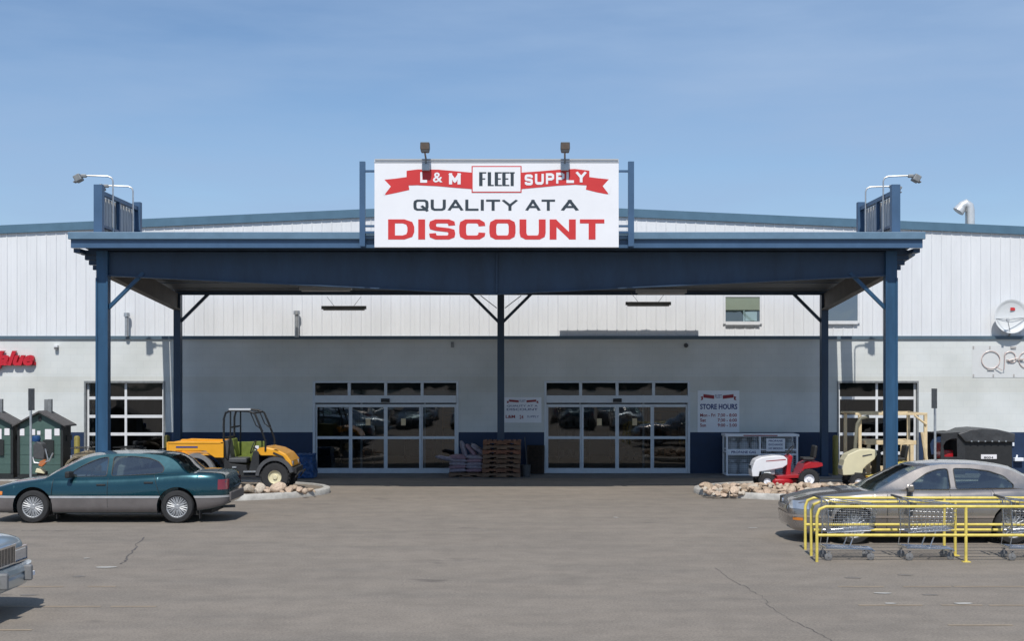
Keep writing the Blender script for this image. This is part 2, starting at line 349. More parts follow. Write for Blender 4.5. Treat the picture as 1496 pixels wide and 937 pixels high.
G = {   # wide squared letters as pen strokes in a unit box, corners rounded
 'D': [[(0,0),(.62,0),(.92,.12),(1,.35),(1,.65),(.92,.88),(.62,1),(0,1),'c']],
 'I': [[(.5,0),(.5,1)]], 'L': [[(0,1),(0,0),(1,0)]], 'T': [[(0,1),(1,1)],[(.5,1),(.5,0)]],
 'S': [[(1,.74),(.97,.92),(.8,1),(.2,1),(.03,.92),(0,.76),(.03,.6),(.2,.54),(.8,.46),(.97,.4),(1,.24),(.97,.08),(.8,0),(.2,0),(.03,.08),(0,.26)]],
 'C': [[(1,.7),(.97,.88),(.8,1),(.2,1),(.04,.9),(0,.7),(0,.3),(.04,.1),(.2,0),(.8,0),(.97,.12),(1,.3)]],
 'O': [[(.2,0),(.8,0),(.96,.1),(1,.3),(1,.7),(.96,.9),(.8,1),(.2,1),(.04,.9),(0,.7),(0,.3),(.04,.1),'c']],
 'Q': [[(.2,0),(.8,0),(.96,.1),(1,.3),(1,.7),(.96,.9),(.8,1),(.2,1),(.04,.9),(0,.7),(0,.3),(.04,.1),'c'],[(.62,.34),(.98,-.08)]],
 'U': [[(0,1),(0,.3),(.04,.1),(.2,0),(.8,0),(.96,.1),(1,.3),(1,1)]],
 'N': [[(0,0),(0,1)],[(0,1),(1,0)],[(1,0),(1,1)]], 'A': [[(0,0),(.5,1)],[(.5,1),(1,0)],[(.17,.3),(.83,.3)]],
 'M': [[(0,0),(0,1)],[(0,1),(.5,.25)],[(.5,.25),(1,1)],[(1,1),(1,0)]],
 'P': [[(0,0),(0,1)],[(0,1),(.75,1),(1,.88),(1,.58),(.75,.45),(0,.45)]],
 'Y': [[(0,1),(.5,.46)],[(1,1),(.5,.46)],[(.5,.46),(.5,0)]],
}
def stroke_mb(s, x0, x1, z0, z1, Y, pen, wd0=1.0, gap=0.3, depth=0.004):
    """pen is a fraction of letter height; the word is stretched to x0..x1"""
    H = z1-z0; Wd = {'I': 0.0, ' ': 0.45, 'T': 0.92, 'L': .85}
    tot = 0; pos = []
    for ch in s:
        wd = Wd.get(ch, 1.0)*wd0; pos.append((tot+pen/2, wd)); tot += wd+pen+gap
    tot -= gap; kx = (x1-x0)/tot; mb = MB(); lay = 0
    for ch, (p, wd) in zip(s, pos):
        for st in G.get(ch, []):
            closed = st[-1] == 'c'; pts = [q for q in st if q != 'c']
            pts = [(p+q[0]*wd, pen/2+q[1]*(1-pen)) for q in pts]; n = len(pts); h = pen/2; L_, R_ = [], []
            for i in range(n):
                a = pts[(i-1) % n] if (closed or i > 0) else None; c = pts[(i+1) % n] if (closed or i < n-1) else None
                def nd(u, v):
                    d = math.hypot(v[0]-u[0], v[1]-u[1]); return ((v[0]-u[0])/d, (v[1]-u[1])/d)
                d1 = nd(a, pts[i]) if a else nd(pts[i], c); d2 = nd(pts[i], c) if c else d1
                nx, ny = -(d1[1]+d2[1]), d1[0]+d2[0]; l = math.hypot(nx, ny); nx /= l; ny /= l
                k = h/max(0.5, nx*-d1[1]+ny*d1[0])
                q = pts[i]
                if not closed and i == 0: q = (q[0]-d1[0]*h*(0 if ch in 'NSC' else .98), q[1]-d1[1]*h*(0 if ch in 'SC' else 0.98))
                if not closed and i == n-1: q = (q[0]+d1[0]*h*(0 if ch in 'NSC' else .98), q[1]+d1[1]*h*(0 if ch in 'SC' else .98))
                L_.append((q[0]+nx*k, q[1]+ny*k)); R_.append((q[0]-nx*k, q[1]-ny*k))
            lay += 1; yy = Y-0.0006*(lay % 4)
            vs = []
            for (a, b) in zip(L_, R_):
                for q in (a, b):
                    zz = min(max(q[1], 0 if ch != 'Q' else -0.1), 1)
                    vs.append((x0+q[0]*kx, yy, z0+zz*H)); vs.append((x0+q[0]*kx, Y+depth, z0+zz*H))
            fs = []
            for i in range(n if closed else n-1):
                j = (i+1) % n
                fs += [(4*i, 4*j, 4*j+2, 4*i+2), (4*i, 4*i+1, 4*j+1, 4*j), (4*i+2, 4*j+2, 4*j+3, 4*i+3)]
            if not closed: fs += [(0, 2, 3, 1), (4*(n-1), 4*(n-1)+1, 4*(n-1)+3, 4*(n-1)+2)]
            mb.add(vs, fs)
    return mb
# ================================================================== ground
WY = 41.4                                                     # front face of the block wall
mb = MB(); mb.grid(lambda u, v: (-900+1800*u, -900+1600*v, 0), 60, 60)
tag(mb.build('parking_lot', M['asphalt'], fix=False), kind='structure')
def sheet(name, pts, z, m):
    b = MB(); n = len(pts); b.add([(p[0], p[1], z) for p in pts], [tuple(range(n))]); return tag(b.build(name, m, fix=False), kind='structure')
sheet('walkway', [(-30,39.3),(30,39.3),(30,41.38),(-30,41.38)], 0.004, mat('walkway_concrete', (0.17,0.16,0.15), 0.85, 0, 0.35, 2, 0.2, 30))
b = MB()
for Y, xa, xb in ((18.95,-13,-5.6),(17.3,-11,-4.6),(15.7,-9,-5.6),(18.95,4.4,14),(17.4,4.3,14),(16.0,5.0,14)):
    x = xa
    while x < xb:
        l = random.uniform(0.5, 1.6); j = random.uniform(-.01, .01)
        b.add([(x,Y-.04+j,.004),(min(x+l,xb),Y-.04+j,.004),(min(x+l,xb),Y+.04+j,.004),(x,Y+.04+j,.004)], [(0,1,2,3)]); x += l+random.uniform(0.02, .35)
tag(b.build('parking_line', M['lineyellow'], fix=False), kind='structure')
b = MB()
for px, py, w_, h_ in ((155,830,.42,.09),(1288,868,.25,.05),(1407,883,.28,.06),(1300,883,.16,.04),(1100,772,.2,.04),(126,817,.1,.04),(900,757,.12,.06)):
    Y = gy(py); X = gx(px, Y); pts = []
    for k in range(9):
        a = 2*math.pi*k/9; r = random.uniform(.75, 1.15); pts.append((X+w_/2*r*math.cos(a), Y+h_*1.2*r*math.sin(a), .008))
    b.add(pts, [tuple(range(9))])
tag(b.build('worn_paint_patch', M['linewhite'], fix=False), kind='structure')
b = MB()
for px, py, w_, h_ in ((1247,845,.14,.1),(1322,841,.13,.09),(1360,870,.12,.08),(115,843,.1,.1),(42,870,.12,.1)):
    Y = gy(py); X = gx(px, Y); b.add([(X+w_*random.uniform(.6,1.1)*math.cos(2*math.pi*k/12), Y+h_*random.uniform(.6,1.1)*math.sin(2*math.pi*k/12), .004) for k in range(12)], [tuple(range(12))])
tag(b.build('oil_stain', M['oil'], fix=False), kind='structure')
def crack(pts, wd):
    b = MB(); P = [];
    for (a, c) in zip(pts[:-1], pts[1:]):
        n = 7
        for k in range(n): P.append((a[0]+(c[0]-a[0])*k/n+random.uniform(-.03,.03), a[1]+(c[1]-a[1])*k/n+random.uniform(-.08,.08)))
    P.append(pts[-1]); vs = []
    for i, p in enumerate(P):
        q = P[min(i+1, len(P)-1)]; o_ = P[max(i-1, 0)]; dx, dy = q[0]-o_[0], q[1]-o_[1]; l = math.hypot(dx, dy) or 1; hw = wd*random.uniform(.3, 1)
        vs += [(p[0]-dy/l*hw, p[1]+dx/l*hw, .004), (p[0]+dy/l*hw, p[1]-dx/l*hw, .004)]
    b.add(vs, [(2*i, 2*i+1, 2*i+3, 2*i+2) for i in range(len(P)-1)])
    return tag(b.build('pavement_crack', M['crack'], fix=False), kind='structure')
def gp(px, py): Y = gy(py); return (gx(px, Y), Y)
crack([gp(1046,832),gp(1076,852),gp(1112,872),gp(1130,893),gp(1160,908),gp(1186,920),gp(1212,937),gp(1240,960)], .006)
crack([gp(208,786),gp(197,802),gp(186,816),gp(178,825)], .018)
crack([gp(30,776),gp(70,776),gp(130,775)], .012)
crack([gp(1080,758),gp(1140,757)], .012)

b = MB(); n = 90; top = [6+3*math.sin(k*.31)+2.2*math.sin(k*.83+1)+random.uniform(-.8,.8) for k in range(n+1)]
b.add([(-450+10*k, -260, 0) for k in range(n+1)]+[(-450+10*k, -264, top[k]) for k in range(n+1)]+[(-450+10*k, -330, 0) for k in range(n+1)], [(r*(n+1)+k, r*(n+1)+k+1, (r+1)*(n+1)+k+1, (r+1)*(n+1)+k) for r in range(2) for k in range(n)])
tag(b.build('unseen_hills', mat('dark_mirrored_hill', (0.035,0.05,0.04), .9, 0, .4, .2)), kind='structure')          # unseen wooded rise, added only to darken what the transoms mirror
# ------------------------------------------------------------------ planted islands with rocks
def island(x0, x1, yc, hd, tip, lab):
    # half-ellipse at the tip side, straight beyond
    def loop(off):
        pts = []; n = 18
        ex = 4.2-off
        for k in range(n+1):
            a = -math.pi/2+math.pi*k/n
            if tip > 0: pts.append((x1-4.2+ex*math.cos(a), yc+(hd-off)*math.sin(a)))
            else: pts.append((x0+4.2-ex*math.cos(a), yc-(hd-off)*math.sin(a)))
        if tip > 0: pts += [(x0+off, yc+hd-off), (x0+off, yc-hd+off)]
        else: pts += [(x1-off, yc-hd+off), (x1-off, yc+hd-off)]
        return pts
    o, i = loop(0), loop(0.17); o2 = loop(0.03); n = len(o); t = thing('traffic_island', lab, 'traffic island', ((x0+x1)/2, yc, 0), world=True)
    b = MB(); b.add([(p[0],p[1],0) for p in o]+[(p[0],p[1],.11) for p in o]+[(p[0],p[1],.14) for p in o2]+[(p[0],p[1],.14) for p in i]+[(p[0],p[1],.05) for p in i],
        [(r*n+k, r*n+(k+1) % n, (r+1)*n+(k+1) % n, (r+1)*n+k) for r in range(4) for k in range(n)])
    b.build('kerb', M['kerb'], t, smooth=50)
    b = MB(); b.add([(p[0],p[1],.10) for p in loop(0.165)], [tuple(range(n))]); b.build('gravel_bed', M['dirt'], t, fix=False)
    return t
island(-19, gx(484,34.6), 34.4, 2.72, 1, 'left concrete kerbed island behind the teal sedan, with a few scattered rocks')
island(gx(1012,34.6), 19, 34.4, 2.55, -1, 'right concrete kerbed island heaped with tan rocks, behind the champagne sedan')
rock_me = []
for k in range(9):
    bm = bmesh.new(); bmesh.ops.create_icosphere(bm, subdivisions=2, radius=1.0)
    sx, sy, sz = random.uniform(.8,1.35), random.uniform(.7,1.1), random.uniform(.55,.9)
    offs = [Vector((random.gauss(0,1), random.gauss(0,1), random.gauss(0,1))).normalized() for _ in range(9)]; ds = [random.uniform(.55,.85) for _ in offs]
    for v in bm.verts:
        p = v.co.normalized()
        for o_, d_ in zip(offs, ds):
            q = p.dot(o_)
            if q > d_: p = p - o_*(q-d_)
        p *= 1+random.uniform(-.04,.04); v.co = Vector((p.x*sx, p.y*sy, (p.z)*sz))
    bm.normal_update()
    me = bpy.data.meshes.new('rock'); bm.to_mesh(me); bm.free(); me.materials.append(M[('rock1','rock2','rock3','rock4')[k % 4]])
    for p in me.polygons: p.use_smooth = True
    me.set_sharp_from_angle(angle=R(32)); rock_me.append(me)
def rock(x, y, z, s, lab, grp, k=None):
    o = bpy.data.objects.new('rock', rock_me[random.randrange(9) if k is None else k]); COL.objects.link(o)
    o.location = (x, y, z); o.scale = (s, s*random.uniform(.8,1.1), s*random.uniform(.75,1.0)); o.rotation_euler = (random.uniform(-.25,.25), random.uniform(-.25,.25), random.uniform(0,6.28))
    return tag(o, lab, 'rock', grp)
LR = 'tan or pinkish rock lying on the left island in front of the yellow utility vehicle'
for px, py, s in ((340,712,.15),(352,708,.17),(361,716,.19),(368,710,.15),(379,718,.20),(388,712,.15),(405,715,.22),(399,709,.14),(422,717,.15),(429,714,.17),(438,716,.13),(452,714,.09),(446,718,.10),(330,718,.17),(319,715,.15),(372,704,.12),(390,718,.12),(415,712,.12),(334,705,.13),(459,716,.06),(412,719,.08)):
    Y = 32.6 + (722-py)*0.09; rock(gx(px,Y), Y, .12+s*.45, s, LR, 'rocks scattered on the left island')
RR = 'tan rock in the heap along the front of the right island'
n = 0
for row, (Y, z) in enumerate(((32.72,.02),(32.92,.07),(33.15,.11),(33.4,.14),(33.65,.15),(33.9,.10))):
    x = gx((1036,1032,1029,1028,1028,1032)[row], Y)
    while x < gx(1330, Y):
        s = random.choice((.06,.07,.08,.1,.11,.13,.16))
        if not (8.6 < x < 9.25 and 32.7 < Y < 33.5):
            rock(x, Y+random.uniform(-.1,.1), .08+z+random.uniform(-.03,.05), s, RR, 'rocks heaped on the right island'); n += 1
        x += s*1.55

# ================================================================== store building
PX = -0.6
def gable(x): return 8.155-0.0446*abs(x-PX)
bld = thing('store_building', 'long white metal-sided store with a low gable roof and a navy band along its foot', 'building', (PX, WY+18, 0), world=True)
XL, XR = -34.0, 33.0
GD = [(gx(123,WY), gx(241,WY)), (gx(1223,WY), gx(1342,WY))]      # sectional glass doors
ED = [(gx(457,WY), gx(670,WY)), (gx(795,WY), gx(1008,WY))]      # automatic doors
DTOP = gz(557, WY); LEDGE = gz(496, WY); WTOP = gz(632, WY)
ops = sorted([GD[0], ED[0], ED[1], GD[1]])
b = MB(); x = XL
for a, c in ops: b.box(x, a, WY, WY+.3, WTOP, DTOP); x = c
b.box(x, XR, WY, WY+.3, WTOP, DTOP); b.box(XL, XR, WY, WY+.3, DTOP, LEDGE)
b.box(XL, XL+.3, WY+.3, WY+36, 0, LEDGE); b.box(XR-.3, XR, WY+.3, WY+36, 0, LEDGE)
b.build('block_wall', M['blockwall'], bld, fix=False)
for i in range(1):
    x = XL
    for a, c in ops+[(XR, XR)]: b = MB(); b.box(x, a, WY-.003, WY+.3, 0, WTOP); x = c; b.build('painted_base', M['wainscot'], bld, fix=False)
# ribbed siding above
b = MB(); prof = []; x = XL; pitch = .298
while x < XR:
    prof += [(x, 0), (x+.10, 0), (x+.115,.006), (x+.13, 0), (x+pitch-.045, 0), (x+pitch-.03, -.018), (x+pitch-.01, -.018)]; x += pitch
n = len(prof)
b.add([(p[0], WY+.06+p[1], LEDGE) for p in prof]+[(p[0], WY+.06+p[1], gable(p[0])-.1) for p in prof], [(i, i+1, n+i+1, n+i) for i in range(n-1)])
b.build('ribbed_siding', M['siding'], bld, fix=False)
b = MB(); b.box(XL, XR, WY-.05, WY+.07, LEDGE, LEDGE+.10); b.build('ledge_flashing', M['ledge'], bld)
b = MB()
for sgn in (-1, 1):
    xe = XL if sgn < 0 else XR
    b.prism([(PX, gable(PX)-.22), (xe, gable(xe)-.22), (xe, gable(xe)+.03), (PX, gable(PX)+.03)], 'y', WY-.02, WY+.10)
b.build('rake_trim', M['tealtrim'], bld)
b = MB()
for sgn in (-1, 1):
    xe = XL if sgn < 0 else XR
    b.prism([(PX, gable(PX)-.07), (xe, gable(xe)-.07), (xe, gable(xe)-.01), (PX, gable(PX)-.01)], 'y', WY+.10, WY+36)
b.build('roof', M['dgalv'], bld)
b = MB(); b.box(XL, XR, WY+35.8, WY+36, 0, 6.8); b.build('rear_wall', M['siding'], bld)
# interior seen through the glass
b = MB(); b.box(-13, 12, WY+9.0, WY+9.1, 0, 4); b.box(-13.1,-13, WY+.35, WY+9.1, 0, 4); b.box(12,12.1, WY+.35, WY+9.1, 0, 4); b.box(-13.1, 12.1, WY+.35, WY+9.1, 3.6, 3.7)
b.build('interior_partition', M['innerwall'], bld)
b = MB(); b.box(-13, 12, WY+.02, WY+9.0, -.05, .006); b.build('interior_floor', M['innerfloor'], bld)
for (X, Y) in ((-5.3,WY+2.6),(-3.1,WY+5.2),(1.8,WY+3.4),(4.2,WY+5.5)):  # unseen glowing strips added to brighten the shelves and inner walls
    b = MB(); b.box(X, X+.9, Y, Y+.12, 3.42, 3.48); b.build('fill_strip', M['lamp'], bld, label='unseen light strip added to brighten the store interior')
# shelving inside
for k, X in enumerate((-6.0,-4.0,-2.6,1.3,3.0,4.4)):
    b = MB(); Y = WY+4.2+(k % 2)*1.4
    for z in (.15,.7,1.2,1.7): b.box(X, X+1.1, Y, Y+.5, z, z+.04)
    for q in (0, 1.06): b.box(X+q, X+q+.04, Y, Y+.5, 0, 1.9)
    for z in (.19,.74,1.24):
        for j in range(4): b.box(X+.08+j*.25, X+.08+j*.25+random.uniform(.12,.2), Y+.05, Y+.3, z+.002, z+random.uniform(.2,.42))
    b.build('shelving', (M['grey'], M['innerwall'], M['wood'])[k % 3], bld)

# automatic entrance doors
def entrance(a, c, lab):
    H = DTOP; W_ = c-a; Yf = WY-.03
    fr = MB(); q = WY+.12
    fr.box(a, a+.07, Yf, q, 0, H); fr.box(c-.07, c, Yf, q, 0, H); fr.box(a+.07, c-.07, Yf, q, H-.06, H)
    for k in (1, 2, 3): fr.box(a+W_*k/4-.045, a+W_*k/4+.045, Yf+.004, q, gz(578,WY), H-.06)
    fr.box(a+.07, c-.07, Yf-.06, q, gz(588,WY)-.02, gz(578,WY))
    fr.box(a+.07, c-.07, Yf+.02, q, 0, .035)
    o = fr.build('entrance_door', M['alu'], bld, bevel=.006, label=lab)
    zt, zm0, zm1, zb = gz(591,WY), gz(642,WY), gz(638,WY), .035
    for k in range(4):
        x0, x1 = a+.07+(W_-.14)*k/4, a+.07+(W_-.14)*(k+1)/4
        yo = Yf+.03 if k in (1, 2) else Yf+.085
        lf = MB(); s_ = .055
        lf.box(x0, x0+s_, yo, yo+.04, zb, zt); lf.box(x1-s_, x1, yo, yo+.04, zb, zt)
        lf.box(x0+s_, x1-s_, yo, yo+.04, zb, zb+.12); lf.box(x0+s_, x1-s_, yo, yo+.04, zt-.09, zt); lf.box(x0+s_, x1-s_, yo, yo+.04, zm0, zm1)
        lf.build('door_leaf', M['alu'], o)
        for z0, z1 in ((zb+.12, zm0), (zm1, zt-.09)):
            g = MB(); g.add([(x0+s_,yo+.018,z0),(x1-s_,yo+.018,z0),(x1-s_,yo+.018,z1),(x0+s_,yo+.018,z1)], [(0,1,2,3)]); g.build('pane', M['storeglass'], o, fix=False)
        g = MB(); xa_, xb_ = a+W_*k/4+(.07 if k == 0 else .045), a+W_*(k+1)/4-(.07 if k == 3 else .045); g.add([(xa_,WY+.04,gz(578,WY)),(xb_,WY+.04,gz(578,WY)),(xb_,WY+.04,H-.06),(xa_,WY+.04,H-.06)], [(0,1,2,3)]); g.build('transom_pane', M['storeglass'], o, fix=False)
        if k in (1, 2):
            g = MB(); xc = (x0+x1)/2; g.box(xc-.07, xc+.07, yo+.005, yo+.012, gz(622,WY), gz(612,WY)); g.build('sticker', M['tan'], o)
            g = MB(); g.box(x0+s_+(0 if k == 1 else .05), x0+s_+.6, yo+.30, yo+.31, .9, 1.0)
    g = MB(); g.box((a+c)/2-.13, (a+c)/2+.13, Yf-.13, Yf-.062, gz(588,WY), gz(584,WY)+.03); g.build('motion_sensor', M['black'], o, bevel=.01)
    v = MB()                                              # vestibule framing behind
    for k in (0.27, .73): v.box(a+W_*k-.03, a+W_*k+.03, WY+2.4, WY+2.46, .01, 2.5)
    v.box(a, c, WY+2.4, WY+2.46, 2.35, 2.5); v.build('vestibule_frame', M['alu'], o)
entrance(*ED[0], 'left automatic glass entrance door, bags of goods by its right side')
entrance(*ED[1], 'right automatic glass entrance door, beside the pallets')
# sectional glass doors
def garage(a, c, lab):
    rec = WY+.16; fr = MB(); H = DTOP
    fr.box(a, a+.05, WY-.02, rec+.05, 0, H); fr.box(c-.05, c, WY-.02, rec+.05, 0, H); fr.box(a+.05, c-.05, WY-.02, rec+.05, H-.06, H)
    o = fr.build('sectional_door', M['dgalv'], bld, label=lab)
    ra = MB(); n = 5; hs = [0, gz(663,WY), gz(635,WY), gz(609,WY), gz(582,WY), H-.06]
    for z in hs[1:-1]: ra.box(a+.05, c-.05, rec-.03, rec+.03, z-.045, z+.045)
    ra.box(a+.05, c-.05, rec-.03, rec+.03, 0, .08)
    ra.box(a+.05, a+.11, rec-.034, rec+.03, .0, H-.06); ra.box(c-.11, c-.05, rec-.034, rec+.03, 0, H-.06); m_ = (a+c)/2; ra.box(m_-.035, m_+.035, rec-.034, rec+.03, 0, H-.06)
    ra.build('rail', M['whiteframe'], o)
    for i in range(5):
        for s0, s1 in ((a+.11, m_-.035), (m_+.035, c-.11)):
            z0 = hs[i]+(.045 if i else .08); z1 = hs[i+1]-(.045 if i < 4 else 0); g = MB(); g.add([(s0,rec,z0),(s1,rec,z0),(s1,rec,z1),(s0,rec,z1)], [(0,1,2,3)]); g.build('pane', M['storeglass'], o, fix=False)
garage(*GD[0], 'left sectional glass door behind the utility vehicles, white rails')
garage(*GD[1], 'right sectional glass door behind the tan steel crate, white rails')
# two windows in the siding
def window(a, c, z0, z1, blind, lab):
    y0 = WY+.0; fr = MB(); t_ = .07
    fr.box(a-t_, a, y0, y0+.08, z0-t_, z1+t_); fr.box(c, c+t_, y0, y0+.08, z0-t_, z1+t_); fr.box(a, c, y0, y0+.08, z1, z1+t_); fr.box(a, c, y0-.03, y0+.08, z0-t_-.03, z0)
    o = fr.build('window', M['whiteframe'], bld, label=lab)
    k = MB(); k.box(a, c, y0+.028, y0+.03, z0, z1); k.build('window_backing', M['innerwall'], o)
    if blind: k = MB(); k.box(a, c, y0+.02, y0+.024, z0+(z1-z0)*.47, z1); k.build('blind', M['blind'], o); k = MB(); k.box(a+(c-a)*.52, a+(c-a)*.56, y0+.012, y0+.02, z0, z0+(z1-z0)*.45); k.box(a+(c-a)*.58, a+(c-a)*.92, y0+.022, y0+.024, z0+.02, z0+(z1-z0)*.4); k.build('sash', M['boardwhite'], o)
    g = MB(); g.add([(a,y0+.006,z0),(c,y0+.006,z0),(c,y0+.006,z1),(a,y0+.006,z1)], [(0,1,2,3)])
    g.build('pane', M['carglass'] if blind else glass_mat('sky_blue_window_glass', (.5,.6,.7), .4, 2.4), o, fix=False)
window(gx(1060,WY), gx(1110,WY), gz(470,WY), gz(434,WY), True, 'upper window with a cream blind half down')
window(gx(1205,WY), gx(1253,WY), gz(469,WY), gz(420,WY), False, 'upper window behind the right rear column, blue reflecting glass')

# things fixed to the walls
def pipe(px, y0, y1, r, lab, extra=False):
    t = thing('vent_pipe', lab, 'pipe', (gx(px,WY), WY-.12, gz(y1,WY)), world=True, group='vent pipes on the siding')
    b = MB(); X = gx(px, WY); b.tube([(X,WY-.12,gz(y1,WY)),(X,WY-.12,gz(y0,WY))], r, 12); b.build('pipe', M['galv'], t, smooth=40)
    b = MB(); z = gz(y0,WY); b.lathe([(0,z+.10),(r*1.5,z+.09),(r*1.6,z-.02),(r,z-.03)], (X,WY-.12,0), n=14); b.build('cap', M['galv'], t, smooth=40)
    if extra:
        b = MB(); b.box(X-.05, X+.06, WY-.06, WY+.02, gz(488,WY), gz(481,WY)); b.build('bracket', M['dgalv'], t)
pipe(187, 462, 492, .06, 'short capped vent pipe left of the left rear column')
pipe(434.5, 459, 493, .065, 'capped vent pipe above the left entrance door', True)
t = thing('wall_light', 'small white wall light right of the red script letters', 'wall light', (gx(83,WY), WY, gz(512,WY)), world=True)
b = MB(); b.box(gx(80.5,WY), gx(86,WY), WY-.14, WY, gz(508,WY), gz(504.5,WY)); b.build('housing', M['whiteframe'], t, bevel=.01)
b = MB(); b.box(gx(81,WY), gx(85.5,WY), WY-.12, WY-.02, gz(511,WY), gz(508,WY)); b.build('lens', M['grey'], t)
b = MB(); b.box(gx(661,WY)-.04, gx(661,WY)+.04, WY-.09, WY, gz(508,WY), gz(500,WY)); solo(b, 'speaker_box', M['dgalv'], 'tiny grey box high on the shaded wall above the left entrance', 'wall box')
b = MB(); b.lathe([(0,-.12),(.05,-.11),(.07,-.05),(.05,0)], (gx(1002,WY),WY,gz(505,WY)), axis='y', n=14); solo(b, 'dome_camera', M['dgrey'], 'small round dark camera high on the shaded wall above the right entrance', 'camera', smooth=40)
# red script letters at the left edge
t = thing('red_script_sign', 'red raised script letters on the white wall at the left edge', 'sign', (gx(15,WY), WY, gz(537,WY)), world=True)
text_mb('Value', gx(-13,WY), gx(52,WY), gz(534.5,WY), gz(513,WY), WY-.16, .12, offset=.045, shear=.32).build('lettering', M['letterred'], t)
b = MB(); b.prism([(gx(0,WY)-.3, gz(541,WY)),(gx(3,WY),gz(539,WY)),(gx(7,WY),gz(514,WY)),(gx(0,WY)-.2,gz(514,WY))], 'y', WY-.159, WY-.05); b.build('swash', M['letterred'], t)
b = MB(); b.box(gx(12,WY), gx(53,WY), WY-.05, WY-.002, gz(534,WY), gz(529,WY)); b.box(gx(14,WY), gx(52,WY), WY-.1, WY-.06, gz(533,WY), gz(522,WY)); b.build('raceway', M['letterred'], t)
# unlit neon sign on the right
t = thing('neon_sign', 'large unlit neon sign of thin pinkish tubes on the white wall by the right edge', 'sign', (gx(1470,WY), WY, gz(552,WY)), world=True)
b = MB(); b.box(gx(1420,WY), gx(1540,WY), WY-.008, WY-.003, gz(552,WY), gz(505,WY))
b.build('backing_sheet', mat('acrylic_sheet', (0.67,0.68,0.67), 0.4, 0, .04, 2), t)
tube_m = mat('neon_tube_unlit', (0.66,0.52,0.47), 0.3, 0, 0.1, 8); cl = mat('neon_clip', (.45,.43,.41), .5, 0, .1, 9)
def arcp(cx, cy, rx, ry, a0, a1, n=20): return [(gx(cx+rx*math.cos(R(a0+(a1-a0)*k/n)),WY), WY-.035, gz(cy-ry*math.sin(R(a0+(a1-a0)*k/n)),WY)) for k in range(n+1)]
b = MB(); b.tube(arcp(1447,526,13.5,13,-60,300), .012, 6); b.tube([(gx(x_,WY),WY-.08,gz(y_,WY)) for x_, y_ in ((1454,536),(1462,541),(1466,540),(1467,515))]+arcp(1475,522,8,8,180,-20), .012, 6)
b.tube(arcp(1478,525,6,5,10,-170)+[(gx(1472,WY),WY-.08,gz(527,WY))], .012, 6); b.tube([(gx(1472,WY),WY-.08,gz(527,WY)),(gx(1486,WY),WY-.08,gz(523,WY))], .012, 6)
b.tube(arcp(1500,526,12,12,20,330), .012, 6); b.tube([(gx(1488,WY),WY-.08,gz(525,WY)),(gx(1512,WY),WY-.08,gz(525,WY))], .012, 6)
b.build('neon_tube', tube_m, t)
b = MB()
for px, py in ((1422,508),(1446,508),(1422,549),(1451,549),(1481,549)): b.box(gx(px-1,WY), gx(px+1,WY), WY-.02, WY-.009, gz(py+2,WY), gz(py-2,WY))
for px, py, ww in ((1447,540,5),(1480,508,4),(1475,527,5),(1490,526,4)): b.box(gx(px-ww,WY), gx(px+ww,WY), WY-.04, WY-.009, gz(py+1.5,WY), gz(py-1.5,WY))
b.build('clip', cl, t)
# satellite dish on the ledge
DX, DZ = gx(1473,WY), gz(463,WY)
t = thing('satellite_dish', 'white round satellite dish with a small red badge, mounted on the ledge at right', 'satellite dish', (DX, WY-.3, LEDGE), world=True)
b = MB(); r0 = .5; b.lathe([(0,0)]+[(r0*k/8, -.13*(k/8)**2) for k in range(1,9)]+[(r0+.012,-.13),(r0+.012,-.115),(0,.02)], (DX, WY-.16, DZ), axis='y', n=40); b.build('reflector', mat('dish_white', (0.74,0.76,0.76), 0.5, 0, .05, 3), t, smooth=50)
b = MB(); b.tube([(DX,WY-.02,LEDGE+.1),(DX,WY-.12,LEDGE+.12),(DX,WY-.12,DZ-.2)], .03, 8); b.build('mast', M['dgalv'], t, smooth=40)
b = MB(); b.tube([(DX-.47,WY-.27,DZ-.06),(DX-.2,WY-.5,DZ-.12),(DX+.47,WY-.27,DZ-.03)], .012, 6); b.tube([(DX-.2,WY-.5,DZ-.12),(DX-.02,WY-.24,DZ-.5)], .012, 6); b.tube([(DX-.47,WY-.27,DZ-.06),(DX+.47,WY-.27,DZ-.03)], .008, 6); b.build('feed_arm', M['galv'], t, smooth=40)
b = MB(); b.obox((DX-.2,WY-.53,DZ-.12), (.07,.09,.07)); b.build('feed_horn', M['signgrey'], t)
b = MB(); b.box(DX-.01, DX+.13, WY-.215, WY-.21, DZ+.18, DZ+.27); b.build('badge', M['signred'], t)
# exhaust duct on the roof
Yd = WY+3.0
t = thing('exhaust_duct', 'bent galvanised exhaust duct rising from the roof at right', 'duct', (gx(1416,Yd), Yd, 7.2), world=True)
X = gx(1417,Yd); zt = gz(302,Yd); b = MB(); b.tube([(X,Yd,7.3),(X,Yd,zt-.12),(X-.03,Yd,zt+.02),(X-.13,Yd,zt+.1),(X-.24,Yd,zt+.04),(X-.32,Yd,zt-.08)], .15, 16); b.build('duct', M['duct'], t, smooth=30)
b = MB(); b.tube([(X-.28,Yd,zt-.03),(X-.38,Yd,zt-.16)], [.17,.19], 16); b.build('hood', M['duct'], t, smooth=40)
b = MB(); b.box(X-.16, X-.13, Yd-.2, Yd-.17, 7.3, zt-.02); b.build('strut', M['dgalv'], t)
